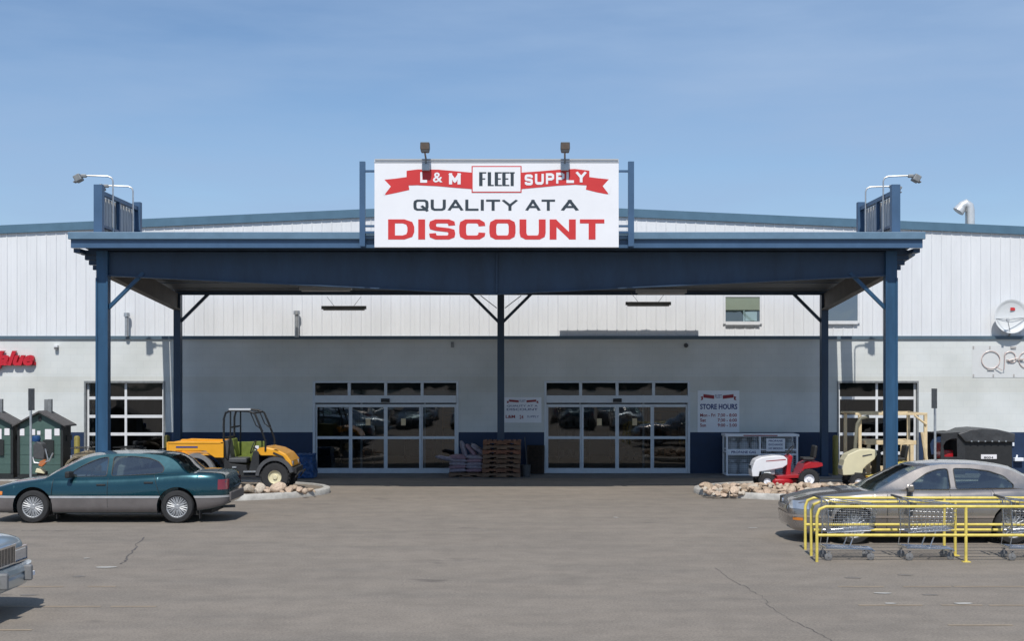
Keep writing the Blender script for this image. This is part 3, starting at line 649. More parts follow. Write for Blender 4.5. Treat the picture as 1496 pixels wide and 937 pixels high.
# posters
def ribbon_small(b, xc, z, wd, hh, Y):
    for s_ in (-1, 1):
        b.add([(xc+s_*wd*.12,Y,z),(xc+s_*wd*.42,Y,z+hh*.25),(xc+s_*wd*.42,Y,z+hh*.95),(xc+s_*wd*.12,Y,z+hh*.7)], [(0,1,2,3)])
        b.add([(xc+s_*wd*.43,Y,z-hh*.15),(xc+s_*wd*.5,Y,z-hh*.3),(xc+s_*wd*.47,Y,z+.1*hh),(xc+s_*wd*.5,Y,z+hh*.4),(xc+s_*wd*.43,Y,z+hh*.55)], [(0,1,2,3,4)])
def poster(px0, px1, py0, py1, lab, kind):
    Y = WY-.02; a, c, z0, z1 = gx(px0,WY), gx(px1,WY), gz(py1,WY), gz(py0,WY); w_, h_ = c-a, z1-z0
    t = thing('notice_board', lab, 'notice', ((a+c)/2, WY, z0), world=True); b = MB(); b.box(a, c, Y, WY-.002, z0, z1); b.build('panel', M['boardwhite'], t)
    b = MB(); ribbon_small(b, (a+c)/2, z1-h_*.2, w_*.86, h_*.12, Y-.003); b.build('ribbon_print', M['inkred'], t, fix=False)
    T = lambda s, u0, u1, v0, v1, m, nm='lettering', **k: text_mb(s, a+w_*u0, a+w_*u1, z0+h_*v0, z0+h_*v1, Y-.004, 0, **k).build(nm, m, t, fix=False)
    T('FLEET', .42,.58,.82,.90, M['inkblue'])
    if kind == 'hours':
        T('STORE HOURS', .06,.95,.55,.68, M['inkblue'], offset=.03)
        for i, (l, r) in enumerate((('Mon - Fri','7:30 - 8:00'),('Sat','7:30 - 6:00'),('Sun','9:00 - 5:00'))):
            v = .37-.12*i; T(l, .06, .06+.037*len(l)+.03, v, v+.08, M['inkred'], offset=.02); T(r, .48,.94, v, v+.08, M['inkred'], offset=.02)
    else:
        T('QUALITY AT A', .08,.9,.62,.70, M['inkblue'], offset=.01); T('DISCOUNT', .08,.9,.48,.57, M['inkblue'], offset=.01)
        T('L&M', .05,.3,.18,.3, M['inkred'], offset=.03); T('24', .42,.52,.15,.3, M['inkred'], offset=.02); T('SUPPLY', .62,.93,.2,.28, M['inkblue'])
    return t
poster(736,791,581,618,'white notice with a red ribbon behind the middle column','x')
poster(1019,1080,571,632,'white store hours board with a red ribbon and red times','hours')

# ================================================================== canopy
YF, YB = 33.06, 40.25; CL, CR = -10.06, 8.93; CM = -0.57
RX0, RX1, RY0, RY1 = -10.64, 9.53, 32.4, 40.42
can = thing('entrance_canopy', 'wide navy steel canopy on five columns in front of the store', 'canopy', (CM, 36.6, 0), world=True)
b = MB(); b.prism([(RY0,6.17),(RY1,5.42),(RY1,5.52),(RY0,6.33)], 'x', RX0, RX1); b.build('roof_deck', M['ceiling'], can)
b = MB(); b.box(RX0-.03, RX1+.03, RY0-.12, RY0-.002, 6.17, 6.34); b.build('roof_edge_cap', M['cap'], can, bevel=.01)
b = MB(); b.box(RX0+.02, RX1-.02, RY0-.05, RY0+.06, 5.97, 6.168); b.build('fascia', M['fascia'], can)
b = MB()
for s_, xa in ((-1, RX0), (1, RX1)): b.box(min(xa+.2*s_*-1, xa-.05*s_), max(xa+.2*s_*-1, xa-.05*s_), RY0+.06, RY0+.5, 5.87, 5.965)
for k in range(6): b.box(RX0+.25+0.1*0, RX1-.25, RY0+.55+k*1.35, RY0+.63+k*1.35, 5.98-.095*k-.05, 6.09-.13*k-.0)
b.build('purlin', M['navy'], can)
for sgn, xa in ((-1, RX0), (1, RX1)):                          # stepped bracket ends at the corners
    b = MB()
    for k in range(4): w_ = .52-.09*k; b.box(min(CL-w_ if sgn < 0 else CR, 99), (CL if sgn < 0 else CR+w_), YF-.10+.02*k, YF+.10-.02*k, 5.86-.12*k, 5.97-.12*k+.0)
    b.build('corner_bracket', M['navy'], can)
# tapered front beam (two halves meeting at a seam)
for s_ in (-1, 1):
    xe = CL-.12 if s_ < 0 else CR+.12; b = MB()
    zc, ze = 4.90, 5.36; xm = CM+.004*s_
    b.prism([(xe,ze),(xm,zc),(xm,5.955),(xe,5.955)], 'y', YF-.02, YF+.02)
    b.prism([(xe,ze),(xm,zc),(xm,zc+.03),(xe,ze+.03)], 'y', YF-.11, YF-.021); b.prism([(xe,ze),(xm,zc),(xm,zc+.03),(xe,ze+.03)], 'y', YF+.021, YF+.11)
    b.box(min(xe,xm), max(xe,xm), YF-.11, YF-.021, 5.925, 5.955)
    b.box(xm-.02 if s_ > 0 else xm-.02+.0, xm+.02, YF-.08, YF-.022, zc+.04, 5.92) if s_ > 0 else None
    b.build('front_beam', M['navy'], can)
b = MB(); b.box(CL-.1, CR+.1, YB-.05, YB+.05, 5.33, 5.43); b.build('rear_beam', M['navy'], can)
for X in (CL, CR):
    b = MB(); s_ = -1 if X < 0 else 1
    b.prism([(YF+.12,5.38),(YB-.1,4.88),(YB-.1,5.36),(YF+.12,6.0)], 'x', X-.03, X+.03)
    b.prism([(YF+.12,5.38),(YB-.1,4.88),(YB-.1,4.91),(YF+.12,5.41)], 'x', X-.10, X-.031); b.prism([(YF+.12,5.38),(YB-.1,4.88),(YB-.1,4.91),(YF+.12,5.41)], 'x', X+.031, X+.10)
    b.build('side_beam', M['brownsteel'], can)
for x_a, x_b in ((-10.87,-10.66),(9.64,9.98)): b = MB(); b.prism([(34.6,5.99),(40.4,5.44),(40.4,5.50),(34.6,6.05)], 'x', x_a, x_b); b.build('roof_shadow_strip', M['navy'], can)  # unseen side strips added to shape the roof's shadow on the wall
b = MB(); b.box(1.15, 5.35, RY1-.25, RY1-.02, 5.524, 5.80); b.box(1.9, 2.6, RY1-.2, RY1-.05, 5.80, 5.85); b.box(3.6, 3.9, RY1-.2, RY1-.05, 5.80, 5.86); b.build('shadow_caster', M['dgalv'], can)  # unseen box added on the rear edge to cast a shadow band
def ibeam(b, X, Y, z0, z1, w_=.24, d_=.24):
    b.box(X-w_/2, X+w_/2, Y-d_/2, Y-d_/2+.03, z0, z1); b.box(X-w_/2, X+w_/2, Y+d_/2-.03, Y+d_/2, z0, z1); b.box(X-.012, X+.012, Y-d_/2+.03, Y+d_/2-.03, z0, z1)
for X, Y, z1, z0, w_ in ((CL,YF,5.95,.1,.27),(CR,YF,5.95,.1,.27),(CL,YB,5.33,0,.20),(CM,YB,5.33,0,.20),(CR,YB,5.33,0,.20)):
    b = MB(); b.box(X-w_/2, X+w_/2, Y-.14, Y+.12, z0+.02, z1); b.box(X-w_/2-.09, X+w_/2+.09, Y-.22, Y+.2, z0, z0+.02)
    if Y == YF: b.box(X-w_/2-.012, X-w_/2+.03, Y-.165, Y-.142, z0+.02, 5.3); b.box(X+w_/2-.03, X+w_/2+.012, Y-.165, Y-.142, z0+.02, 5.3)
    cm_ = M['column'] if Y == YF else M['navy']; c_ = b.build('column', cm_, can)  # front columns get the sunlit copy of the paint, rear ones the shaded
    for s_ in (-1, 1):
        if (X == CL and s_ < 0) or (X == CR and s_ > 0): continue
        if Y == YF: zb, dz, dx = 4.58, .82, .82
        else: zb, dz, dx = 4.55, .78, .78
        br = MB(); br.obox((X+s_*(w_/2+dx/2-.02), Y, zb+dz/2), (math.hypot(dx,dz)+.1, .09, .085), (0, -s_*math.atan2(dz,dx), 0)); br.build('brace', cm_, c_)
    if Y == YB and X == CM:
        br = MB()
        for s_ in (-1, 1): br.tube([(X+s_*.12,Y+.09,4.95),(X+s_*.6,Y+.09,5.32)], .014, 6)
        br.build('tie_rod', M['dgalv'], c_)
# lamps hung under the canopy
def fixture(px0, px1, py, Y, z_off, lab, m):
    a, c, z = gx(px0,Y), gx(px1,Y), gz(py,Y); t = thing('ceiling_light', lab, 'light fixture', ((a+c)/2, Y, z), world=True, group='tube lights hung under the canopy')
    b = MB(); b.prism([(Y-.09,z),(Y+.09,z),(Y+.06,z+.09),(Y-.06,z+.09)], 'x', a, c); b.build('housing', m, t)
    b = MB(); b.tube([(a+.05,Y-.05,z-.02),(c-.05,Y-.05,z-.02)], .016, 8); b.tube([(a+.05,Y+.05,z-.02),(c-.05,Y+.05,z-.02)], .016, 8); b.build('tube', M['signgrey'], t)
    b = MB(); zc = 6.25-(Y-RY0)*.1; b.tube([(a+.35,Y,z+.09),(a+.15,Y,min(zc,z+.35))], .006, 5); b.tube([(c-.35,Y,z+.09),(c-.15,Y,min(zc,z+.35))], .006, 5); b.build('hanger', M['dgalv'], t)
fixture(470, 535, 452, 38.6, .4, 'lower left tube light hung under the canopy, in front of the siding', M['dgalv'])
fixture(914, 980, 446, 38.6, .4, 'lower right tube light hung under the canopy, in front of the siding', M['dgalv'])
fixture(438, 514, 424, 35.4, .2, 'upper left tube light close under the canopy ceiling', M['signgrey'])
fixture(929, 1003, 428, 35.4, .2, 'upper right tube light close under the canopy ceiling', M['signgrey'])

# ================================================================== main sign on the canopy
YS = 32.12
sx0, sx1, sz0, sz1 = gx(547,YS), gx(904,YS), gz(361.5,YS), gz(233,YS)
sg = thing('store_sign', 'large white sign with red ribbon logo and QUALITY AT A DISCOUNT above the canopy', 'sign', ((sx0+sx1)/2, YS+.1, sz0), world=True)
b = MB(); b.box(sx0, sx1, YS, YS+.12, sz0, sz1); b.build('panel', M['signwhite'], sg, bevel=.006)
b = MB(); b.box(sx0-.01, sx1+.01, YS-.012, YS-.002, sz1-.07, sz1-.055); b.box(sx0+.01, sx1-.01, YS-.03, YS-.002, sz1-.02, sz1+.012); b.build('top_trim', M['signgrey'], sg)
for p0, p1 in ((525,533),(918,926.5)):
    b = MB(); b.box(gx(p0,YS), gx(p1,YS), YS+.02, YS+.15, 5.99, gz(235.5,YS)); b.build('post', M['fascia'], sg)
b = MB()
for p0, p1 in ((533,547),(904,918)):
    for py in (249.5, 330, 339): b.box(gx(p0,YS), gx(p1,YS), YS+.05, YS+.10, gz(py+1.6,YS), gz(py-1.6,YS))
b.build('bracket', M['fascia'], sg)
Ysf = YS-.004
def P2(px, py): return (gx(px,YS), gz(py,YS))
# ribbon: two inner bands and two tails
def band(b, pts_top, pts_bot, yo):
    n = len(pts_top); vs = [(P2(*p)[0], yo, P2(*p)[1]) for p in pts_top+pts_bot]; b.add(vs, [(i, i+1, n+i+1, n+i) for i in range(n-1)])
b = MB(); band(b, [(594,249.5),(610,247.5),(640,247.8),(665,250),(690,252.2)], [(594,271),(610,270.5),(640,272),(665,274.3),(690,276.2)], Ysf-.002); b.build('ribbon', M['signred'], sg, fix=False)
b = MB(); band(b, [(761,252.2),(785,250.5),(815,248),(840,246.8),(861,249.3)], [(761,276.2),(785,274),(815,271.2),(840,269.8),(861,271)], Ysf-.002); b.build('ribbon', M['signred'], sg, fix=False)
b = MB(); band(b, [(561.5,262.5),(577,261),(595,258.5)], [(563,285),(577,282.2),(598,277.5)], Ysf); b.build('ribbon', M['signred'], sg, fix=False)
b = MB(); band(b, [(859,258.5),(875,260.5),(890,262)], [(856,277),(872,281),(888,284)], Ysf); b.build('ribbon', M['signred'], sg, fix=False)

b = MB()
for pts in (((561,262),(571,272.5),(561,285.5),(558,274)), ((890.5,261),(880.5,272),(890,284.5),(893,273))):
    vs = [(P2(*p)[0], Ysf-.003, P2(*p)[1]) for p in pts]; b.add(vs, [(0,1,2,3)])
b.build('ribbon_notch', M['signwhite'], sg, fix=False)
def rect(b, p0, q0, p1, q1, y): b.add([(P2(p0,q0)[0],y,P2(p0,q0)[1]),(P2(p1,q0)[0],y,P2(p0,q0)[1]),(P2(p1,q0)[0],y,P2(p0,q1)[1]),(P2(p0,q0)[0],y,P2(p0,q1)[1])], [(0,1,2,3)])
b = MB(); rect(b, 689,242.5,762,281.5, Ysf-.004); b.build('logo_border', M['signred'], sg, fix=False)
b = MB(); rect(b, 690.6,244,760.4,280, Ysf-.006); b.build('logo_box', M['signwhite'], sg, fix=False)
def word(s, p0, p1, q0, q1, m, off=.02, y=Ysf-.008, label=None):
    x0, z1 = P2(p0, q0); x1, z0 = P2(p1, q1); return text_mb(s, x0, x1, z0, z1, y, 0, offset=off*.5).build('lettering', m, sg, fix=False)
def sword(ch, p0, p1, q0, q1, pen): x0, z1 = P2(p0, q0); x1, z0 = P2(p1, q1); stroke_mb(ch, x0, x1, z0, z1, Ysf-.008, pen, wd0=.7).build('lettering', M['signwhite'], sg, fix=False)
word('&', 632.5, 646.5, 252, 266.5, M['signwhite'], .03); sword('L', 614, 624, 251.5, 267, .27); sword('M', 656, 673, 253, 269.5, .26)
for i, (ch, w_) in enumerate(zip('SUPPLY', (12,13,12,12,11,15))):
    p0 = 766.5+sum((12,13,12,12,11,15)[:i])+i*3.0; q = 254.8-i*.85
    sword(ch, p0, p0+w_, q, q+16, .25)
b = MB(); zz = [251.2, 271.8]
def bar(b, p0, p1, q0, q1, y=Ysf-.008): rect(b, p0, q0, p1, q1, y)
def letF(b, p): bar(b, p, p+5, 251.5, 272); bar(b, p+5, p+10.5, 251.5, 253.6); bar(b, p+5, p+9, 260.5, 262.5)
def letE(b, p): bar(b, p, p+5, 251.5, 272); bar(b, p+5, p+10.5, 251.5, 253.6); bar(b, p+5, p+9, 260.5, 262.5); bar(b, p+5, p+10.5, 270, 272)
letF(b, 700); bar(b, 712.5, 717.5, 251.5, 272); bar(b, 717.5, 721.5, 270, 272); letE(b, 722.7); letE(b, 733.7); bar(b, 744.5, 752, 251.5, 253.6); bar(b, 746, 750.6, 253.6, 272)
b.build('lettering', M['signblack'], sg, fix=False)
x0, z1 = P2(604, 291.6); x1, z0 = P2(756, 307.8); stroke_mb('QUALITY', x0, x1, z0, z1, Ysf, .185, wd0=.72, gap=.13).build('lettering', M['signblack'], sg, fix=False)
x0, z1 = P2(768, 291.6); x1, z0 = P2(811, 307.8); stroke_mb('AT', x0, x1, z0, z1, Ysf, .19, wd0=.72, gap=.08).build('lettering', M['signblack'], sg, fix=False)
x0, z1 = P2(820, 291.6); x1, z0 = P2(845, 307.8); stroke_mb('A', x0, x1, z0, z1, Ysf, .19, wd0=.72).build('lettering', M['signblack'], sg, fix=False)
x0, z1 = P2(567, 320.5); x1, z0 = P2(883, 350); stroke_mb('DISCOUNT', x0, x1, z0, z1, Ysf, .20, wd0=.56, gap=.115).build('lettering', M['signred'], sg, fix=False)
def flood_front(px, lab):
    t = thing('floodlight', lab, 'floodlight', (gx(px+2,YS), YS, gz(250,YS)), world=True, group='floodlights over the main sign'); X = gx(px+2, YS); Yh = YS-.34
    b = MB(); b.box(X-.09, X+.09, YS-.11, YS-.01, gz(250,YS), gz(240,YS)); b.build('junction_box', M['galv'], t, bevel=.01)
    b = MB(); b.tube([(X,YS-.06,gz(241,YS)),(X,YS-.1,gz(232,YS)),(X-.01,Yh,gz(221,Yh))], .022, 8); b.build('arm', M['dgalv'], t, smooth=40)
    zc = gz(216,Yh); b = MB(); b.prism([(X-.11,zc-.02),(X-.09,zc-.11),(X+.09,zc-.11),(X+.11,zc-.02),(X+.105,zc+.12),(X-.105,zc+.12)], 'y', Yh-.1, Yh+.09); b.build('head', M['dgrey'], t, bevel=.015)
    b = MB(); b.obox((X,Yh-.105,zc+.02), (.19,.01,.14)); b.build('cover', mat('flood_cover', (0.11,0.08,0.06), .4, 0, .2, 9), t)
flood_front(620.5, 'left floodlight over the main sign, brown head on a short arm')
flood_front(823, 'right floodlight over the main sign, brown head on a short arm')
# side boards on the canopy roof, seen from behind
def sideboard(X, s_, lab):
    t = thing('side_signboard', lab, 'sign board', (X, 34.1, 6.2), world=True, group='boards at the canopy ends')
    for Y in (32.5, 35.75):
        b = MB(); b.box(X-.10, X+.10, Y-.09, Y+.09, 6.34 if Y < 33 else 6.0, 7.48); b.build('post', M['fascia'], t)
    b = MB(); b.box(X-.04, X+.04, 34.03, 34.13, 5.95, 7.3); b.build('middle_post', M['fascia'], t)
    xo = X+s_*.06; b = MB(); prof = []; y = 32.52
    while y < 35.62: prof += [(y,0),(y+.16,0),(y+.185,.03),(y+.225,.03),(y+.25,0)]; y += .25
    n = len(prof); b.add([(xo+s_*p[1],p[0],6.25-.1*(p[0]-32.4)) for p in prof]+[(xo+s_*p[1],p[0],7.26) for p in prof], [(i,i+1,n+i+1,n+i) for i in range(n-1)]); b.build('corrugated_sheet', mat('board_sheet', (.5,.51,.52), .5, 0, .25, 4, streak=(1,1,.3)), t, fix=False)
    b = MB(); b.box(X-.05, X+.05, 32.5, 35.65, 7.26, 7.36); b.box(X-.035, X+.035, 32.5, 35.65, 6.5, 6.56); b.build('rail', M['fascia'], t)
sideboard(-10.0, -1, 'left board on the canopy roof, its ribbed back turned to the middle')
sideboard(8.9, 1, 'right board on the canopy roof, its ribbed back turned to the middle')
def flood_side(X, Y, s_, out_, zt, lab):
    t = thing('floodlight', lab, 'floodlight', (X, Y, 6.2), world=True, group='floodlights on arms over the side boards')
    b = MB(); zb = 6.0 if Y < 37 else 5.55; b.tube([(X,Y,zb),(X,Y,zt-.12),(X+s_*.03,Y,zt-.04),(X+s_*.12,Y,zt),(X+s_*(out_-.1),Y,zt+.02)], .02, 8); b.build('arm', M['galv'], t, smooth=40)
    b = MB(); xo = X+s_*out_; b.obox((xo, Y, zt-.05), (.17,.24,.17), (0, s_*.5, 0)); b.obox((xo-s_*.13,Y,zt+.01), (.14,.09,.08)); b.build('head', M['dgalv'], t, bevel=.02)
    b = MB(); b.obox((xo+s_*.035, Y, zt-.115), (.15,.2,.02), (0, s_*.5, 0)); b.build('lens', M['grey'], t)
flood_side(-9.9, 33.28, -1, .84, 7.8, 'left outer floodlight, nearest on the left board')
flood_side(-9.87, 34.9, -1, .82, 7.78, 'second floodlight on the left board, its head hidden by the post')
flood_side(8.83, 33.3, 1, .80, 7.8, 'right outer floodlight, nearest on the right board')
flood_side(8.83, 35.0, 1, .80, 7.78, 'second floodlight on the right board, its head hidden by the post')
flood_side(-10.82, 38.6, -1, .5, 7.75, 'rear floodlight behind the left board, seen by its shadow on the wall')
flood_side(10.0, 38.6, 1, .5, 7.75, 'rear floodlight behind the right board, seen by its shadow on the wall')
# ================================================================== cars.  local x runs rearward from the front axle, z up
def interp(tab, x):
    if x <= tab[0][0]: return tab[0][1]
    for (a, ya), (b, yb) in zip(tab[:-1], tab[1:]):
        if x <= b:
            t = (x-a)/(b-a) if b > a else 0; return ya+(yb-ya)*t
    return tab[-1][1]
def smooth_tab(tab, n=6):                      # Catmull-Rom through the table
    o = []
    for i in range(len(tab)-1):
        p0 = tab[max(i-1,0)]; p1 = tab[i]; p2 = tab[i+1]; p3 = tab[min(i+2,len(tab)-1)]
        for k in range(n):
            t = k/n; q = [0.5*((2*p1[j])+(-p0[j]+p2[j])*t+(2*p0[j]-5*p1[j]+4*p2[j]-p3[j])*t*t+(-p0[j]+3*p1[j]-3*p2[j]+p3[j])*t**3) for j in (0,1)]; o.append(tuple(q))
    o.append(tab[-1]); return o
FR = [(0,-.07),(.06,-.03),(.16,-.008),(.4,0),(.62,-.004),(.78,-.022),(.88,-.045),(.96,-.075),(1,-.11)]
def sedan(name, label, P):
    t = thing(name, label, 'car'); paint = P['paint']; WB = P['wb']; rw = P['rw']; ra = rw+P.get('gap',.055)
    W = smooth_tab(P['w']); ZS = smooth_tab(P['zs']); ZB = P['zb']; x0, x1 = P['w'][0][0], P['w'][-1][0]
    def arch(x):
        for c in (0, WB):
            if abs(x-c) < ra: return rw+math.sqrt(ra*ra-(x-c)**2)*P.get('archk',1.0)
        return 0
    def ys(x, z):
        zb, zs = interp(ZB, x), interp(ZS, x); f = min(max((z-zb)/(zs-zb), 0), 1); return interp(W, x)+interp(FR, f)*P.get('crv',1)
    xs = set([x0, x1]); x = x0
    while x < x1: xs.add(round(x, 4)); x += .06
    for d in (.015,.04,.08,.12): xs.add(x0+d); xs.add(x1-d)
    for c in (0, WB):
        for k in range(-14, 15): xs.add(round(c+ra*math.sin(k/14*math.pi/2), 4))
        xs.add(c-ra-.004); xs.add(c+ra+.004)
    c0, c1 = P['cabin']; xs |= {c0-.002, c0+.002, c1-.002, c1+.002}
    xs = sorted(xs); secs = []
    for x in xs:
        zb0 = interp(ZB, x); zs = interp(ZS, x); zb = max(zb0, arch(x)); w_ = interp(W, x); cab = c0 < x < c1
        pts = [(0, zb), (w_*.7, zb)]
        for f, _ in FR:
            z = zb+(zs-zb)*f; pts.append((ys(x, z), z))
        yt = pts[-1][0]; cr = interp(P['crown'], x)
        if cab: pts += [(yt-.05, zs-.005), (yt-.06, .45), (0, .45)]
        else: pts += [(yt*.82, zs+cr*.45), (yt*.5, zs+cr*.85), (0, zs+cr)]
        secs.append(pts)
    b = MB(); m = len(secs[0]); vs = []
    for x, s in zip(xs, secs): vs += [(x, -p[0], p[1]) for p in s]+[(x, p[0], p[1]) for p in s]
    fs = []
    for i in range(len(xs)-1):
        for sd_ in (0, 1):
            for j in range(m-1):
                a = i*2*m+sd_*m+j; fs.append((a, a+1, a+1+2*m, a+2*m))
    for i in (0, len(xs)-1):
        base = i*2*m
        for j in range(m-1): fs.append((base+j, base+j+1, base+m+j+1, base+m+j))
    b.add(vs, fs); body = b.build('body', paint, t, smooth=35)
    def shell(zf0, zf1, a, c, off, nm, m_, par=t, wrap=False, both=True, smooth=50, nv=2):
        X = sorted(set([a, c]+[x for x in xs if a < x < c])); b = MB()
        for sd_ in ((-1, 1) if both is True else (both,)):
            vs = []; ok = []
            for x in X:
                z0, z1 = zf0(x) if callable(zf0) else zf0, zf1(x) if callable(zf1) else zf1
                z0 = max(z0, arch(x)+.002 if arch(x) else z0); ok.append(z0 < z1-.003); z0 = min(z0, z1)
                for j in range(nv+1):
                    z = z0+(z1-z0)*j/nv; y = ys(x, z)+off
                    xo = x+(-off if x < x0+.1 else off if x > x1-.1 else 0)
                    vs.append((xo, sd_*y, z))
            fs = [(i*(nv+1)+j, i*(nv+1)+j+1, (i+1)*(nv+1)+j+1, (i+1)*(nv+1)+j) for i in range(len(X)-1) for j in range(nv) if ok[i] and ok[i+1]]
            b.add(vs, fs)
        if wrap:
            for xe, s_ in ((x0, -1), (x1, 1)):
                if (s_ < 0 and a <= x0) or (s_ > 0 and c >= x1):
                    z0, z1 = zf0(xe) if callable(zf0) else zf0, zf1(xe) if callable(zf1) else zf1
                    zz = [z0+(z1-z0)*j/nv for j in range(nv+1)]
                    vs = [(xe+s_*off, sd_*(ys(xe, z)+off), z) for z in zz for sd_ in (-1, 1)]
                    b.add(vs, [(2*j, 2*j+1, 2*j+3, 2*j+2) for j in range(nv)])
        return b.build(nm, m_, par, smooth=smooth)
    for z0, z1, m_, off, nm in P.get('bands', []): shell(z0, z1, x0, x1, off, nm, m_, wrap=True, nv=6)
    # door gaps and handles
    dg = MB()
    for sx, zt in P['seams']:
        for sd_ in (-1, 1):
            vs = []; n = 8; zlo = interp(ZB, sx)+.04; z_hi = interp(ZS, sx)-.005
            for j in range(n+1):
                z = zlo+(z_hi-zlo)*j/n; xx = sx+zt*(z-.6); y = sd_*(ys(xx, z)+.009)
                vs += [(xx-.004, y, z), (xx+.004, y, z)]
            dg.add(vs, [(2*j, 2*j+1, 2*j+3, 2*j+2) for j in range(n)])
    dg.build('door_gap', M['black'], t, fix=False)
    for hx in P['handles']:
        for sd_ in (-1, 1):
            z = interp(ZS, hx)-.13; y = ys(hx, z); h = MB(); h.box(hx-.09, hx+.09, sd_*y-.012 if sd_ > 0 else -y-.02, sd_*y+.02 if sd_ > 0 else -y+.012, z-.018, z+.018); h.build('door_handle', P.get('handlemat', paint), t, bevel=.008)
    # greenhouse
    S = P['sil']; zr = max(p[1] for p in S); rwid = P['roofw']
    def yg(x, z):
        zb = min(interp(ZS, x), z); base = ys(x, 9)-.015; k = (z-zb)/(zr-zb+1e-6)
        return base+(rwid-base)*(k**1.25)
    Sd = smooth_tab(S, 4)
    def xsnap(p, u, bow): return (p[0]-bow*(1-u*u)*p[2], p[1]+.045*(1-u*u)*p[3])
    K = []
    tg = (P['wsi'], P['roofi'])
    for i, p in enumerate(Sd):
        q = i/4
        fw = 1.0 if q <= tg[0] else max(0, 1-(q-tg[0])) ; bk = -1.0 if q >= tg[1] else min(0, -(1-(tg[1]-q))) if q > tg[1]-1 else 0
        K.append((p[0], p[1], fw*.14+bk*.12, .4 if q < .5 else 1.0))
    def strip(i0, i1, ua, ub, off, nu):
        b = MB(); vs = []
        for i in range(i0, i1+1):
            x, z, bw, cr = K[i]; yy = yg(x, z)
            for k in range(nu+1):
                u = ua+(ub-ua)*k/nu; vs.append((x-bw*(1-u*u), u*yy, z+.045*(1-u*u)*cr+off))
        b.add(vs, [(r*(nu+1)+k, r*(nu+1)+k+1, (r+1)*(nu+1)+k+1, (r+1)*(nu+1)+k) for r in range(i1-i0) for k in range(nu)]); return b
    a_, r_ = P['wsi']*4, P['roofi']*4; n = len(K)-1
    roof = strip(a_, r_, -1, 1, 0, 14)
    for i0, i1 in ((0, a_), (r_, n)):
        for ua, ub in ((-1, -.92), (.92, 1)): q = strip(i0, i1, ua, ub, 0, 2); roof.add(q.v, q.f)
    # side rings with window openings
    wins = P['windows']; sil = [(p[0], p[1]) for p in Sd]
    bot = [(x, interp(ZS, x)-.03) for x in [S[-1][0]+(S[0][0]-S[-1][0])*k/10 for k in range(11)]]
    outer = sil+bot
    def rnd(poly, n=3):
        o = []; m_ = len(poly)
        for i, p in enumerate(poly):
            a, c = poly[i-1], poly[(i+1) % m_]; r = min(.05, math.dist(a, p)*.35, math.dist(c, p)*.35)
            pa = (p[0]+(a[0]-p[0])*r/math.dist(a,p), p[1]+(a[1]-p[1])*r/math.dist(a,p)); pc = (p[0]+(c[0]-p[0])*r/math.dist(c,p), p[1]+(c[1]-p[1])*r/math.dist(c,p))
            for k in range(n+1):
                t_ = k/n; o.append(((1-t_)**2*pa[0]+2*t_*(1-t_)*p[0]+t_*t_*pc[0], (1-t_)**2*pa[1]+2*t_*(1-t_)*p[1]+t_*t_*pc[1]))
        return o
    wr = [rnd(w_) for w_ in wins]
    loops = [outer]+wr; flat = [p for l in loops for p in l]
    tri = tessellate_polygon([[Vector((p[0], p[1], 0)) for p in l] for l in loops])
    for sd_ in (-1, 1):
        vs = [(p[0], sd_*yg(*p), p[1]) for p in flat]+[(p[0], sd_*(yg(*p)-.03), p[1]) for p in flat]; nf = len(flat)
        fs = [tuple(t_) for t_ in tri]+[tuple(i+nf for i in t_) for t_ in tri]; base = 0
        for l in loops:
            for i in range(len(l)): j = (i+1) % len(l); fs.append((base+i, base+j, base+j+nf, base+i+nf))
            base += len(l)
        roof.add(vs, fs)
    roof.build('roof', paint, t, smooth=35)
    for i0, i1, nm in ((0, a_, 'windshield'), (r_, n, 'rear_window')): strip(i0, i1, -.92, .92, -.006, 12).build(nm, M['carglass'], t, smooth=60)
    for l in wr:
        tr = tessellate_polygon([[Vector((p[0], p[1], 0)) for p in l]]); cx_ = sum(p[0] for p in l)/len(l); cz_ = sum(p[1] for p in l)/len(l)
        for sd_ in (-1, 1):
            b = MB(); b.add([(p[0], sd_*(yg(*p)-.012), p[1]) for p in l], [tuple(q) for q in tr]); b.build('side_window', M['carglass'], t, fix=False)
            b = MB(); k = len(l); big = [(cx_+(p[0]-cx_)*1.0, cz_+(p[1]-cz_)*1.0) for p in l]
            sm = []
            for p in l:
                d = math.hypot(p[0]-cx_, p[1]-cz_); sm.append((p[0]-(p[0]-cx_)/d*.018, p[1]-(p[1]-cz_)/d*.018))
            b.add([(p[0], sd_*(yg(*p)+.002), p[1]) for p in big]+[(p[0], sd_*(yg(*p)+.002), p[1]) for p in sm], [(i, (i+1) % k, k+(i+1) % k, k+i) for i in range(k)]); b.build('window_trim', P.get('trim', M['black']), t, fix=False)
    # inside
    zc = .45; sx = P['seatx']; b = MB()
    b.box(c0+.02, c1-.02, -(rwid+.10), rwid+.10, .455, .47); b.box(c0+.01, c0+.35, -(rwid+.08), rwid+.08, .47, interp(ZS, c0)-.02); b.box(c1-.30, c1-.01, -(rwid+.05), rwid+.05, .47, interp(ZS, c1)-.04); b.build('cabin_lining', M['interior'], t)
    for s_ in (-1, 1):
        b = MB(); b.obox((sx, s_*.36, .62), (.5,.5,.18)); b.obox((sx+.28, s_*.36, .88), (.14,.48,.52), (0,.2,0)); b.obox((sx+.35, s_*.36, 1.19), (.09,.26,.15), (0,.15,0)); b.build('front_seat', M['seat'], t, bevel=.03)
    b = MB(); b.obox((sx+1.0, 0, .62), (.5,1.2,.18)); b.obox((sx+1.28, 0, .86), (.14,1.2,.5), (0,.3,0)); b.build('rear_seat', M['seat'], t, bevel=.03)
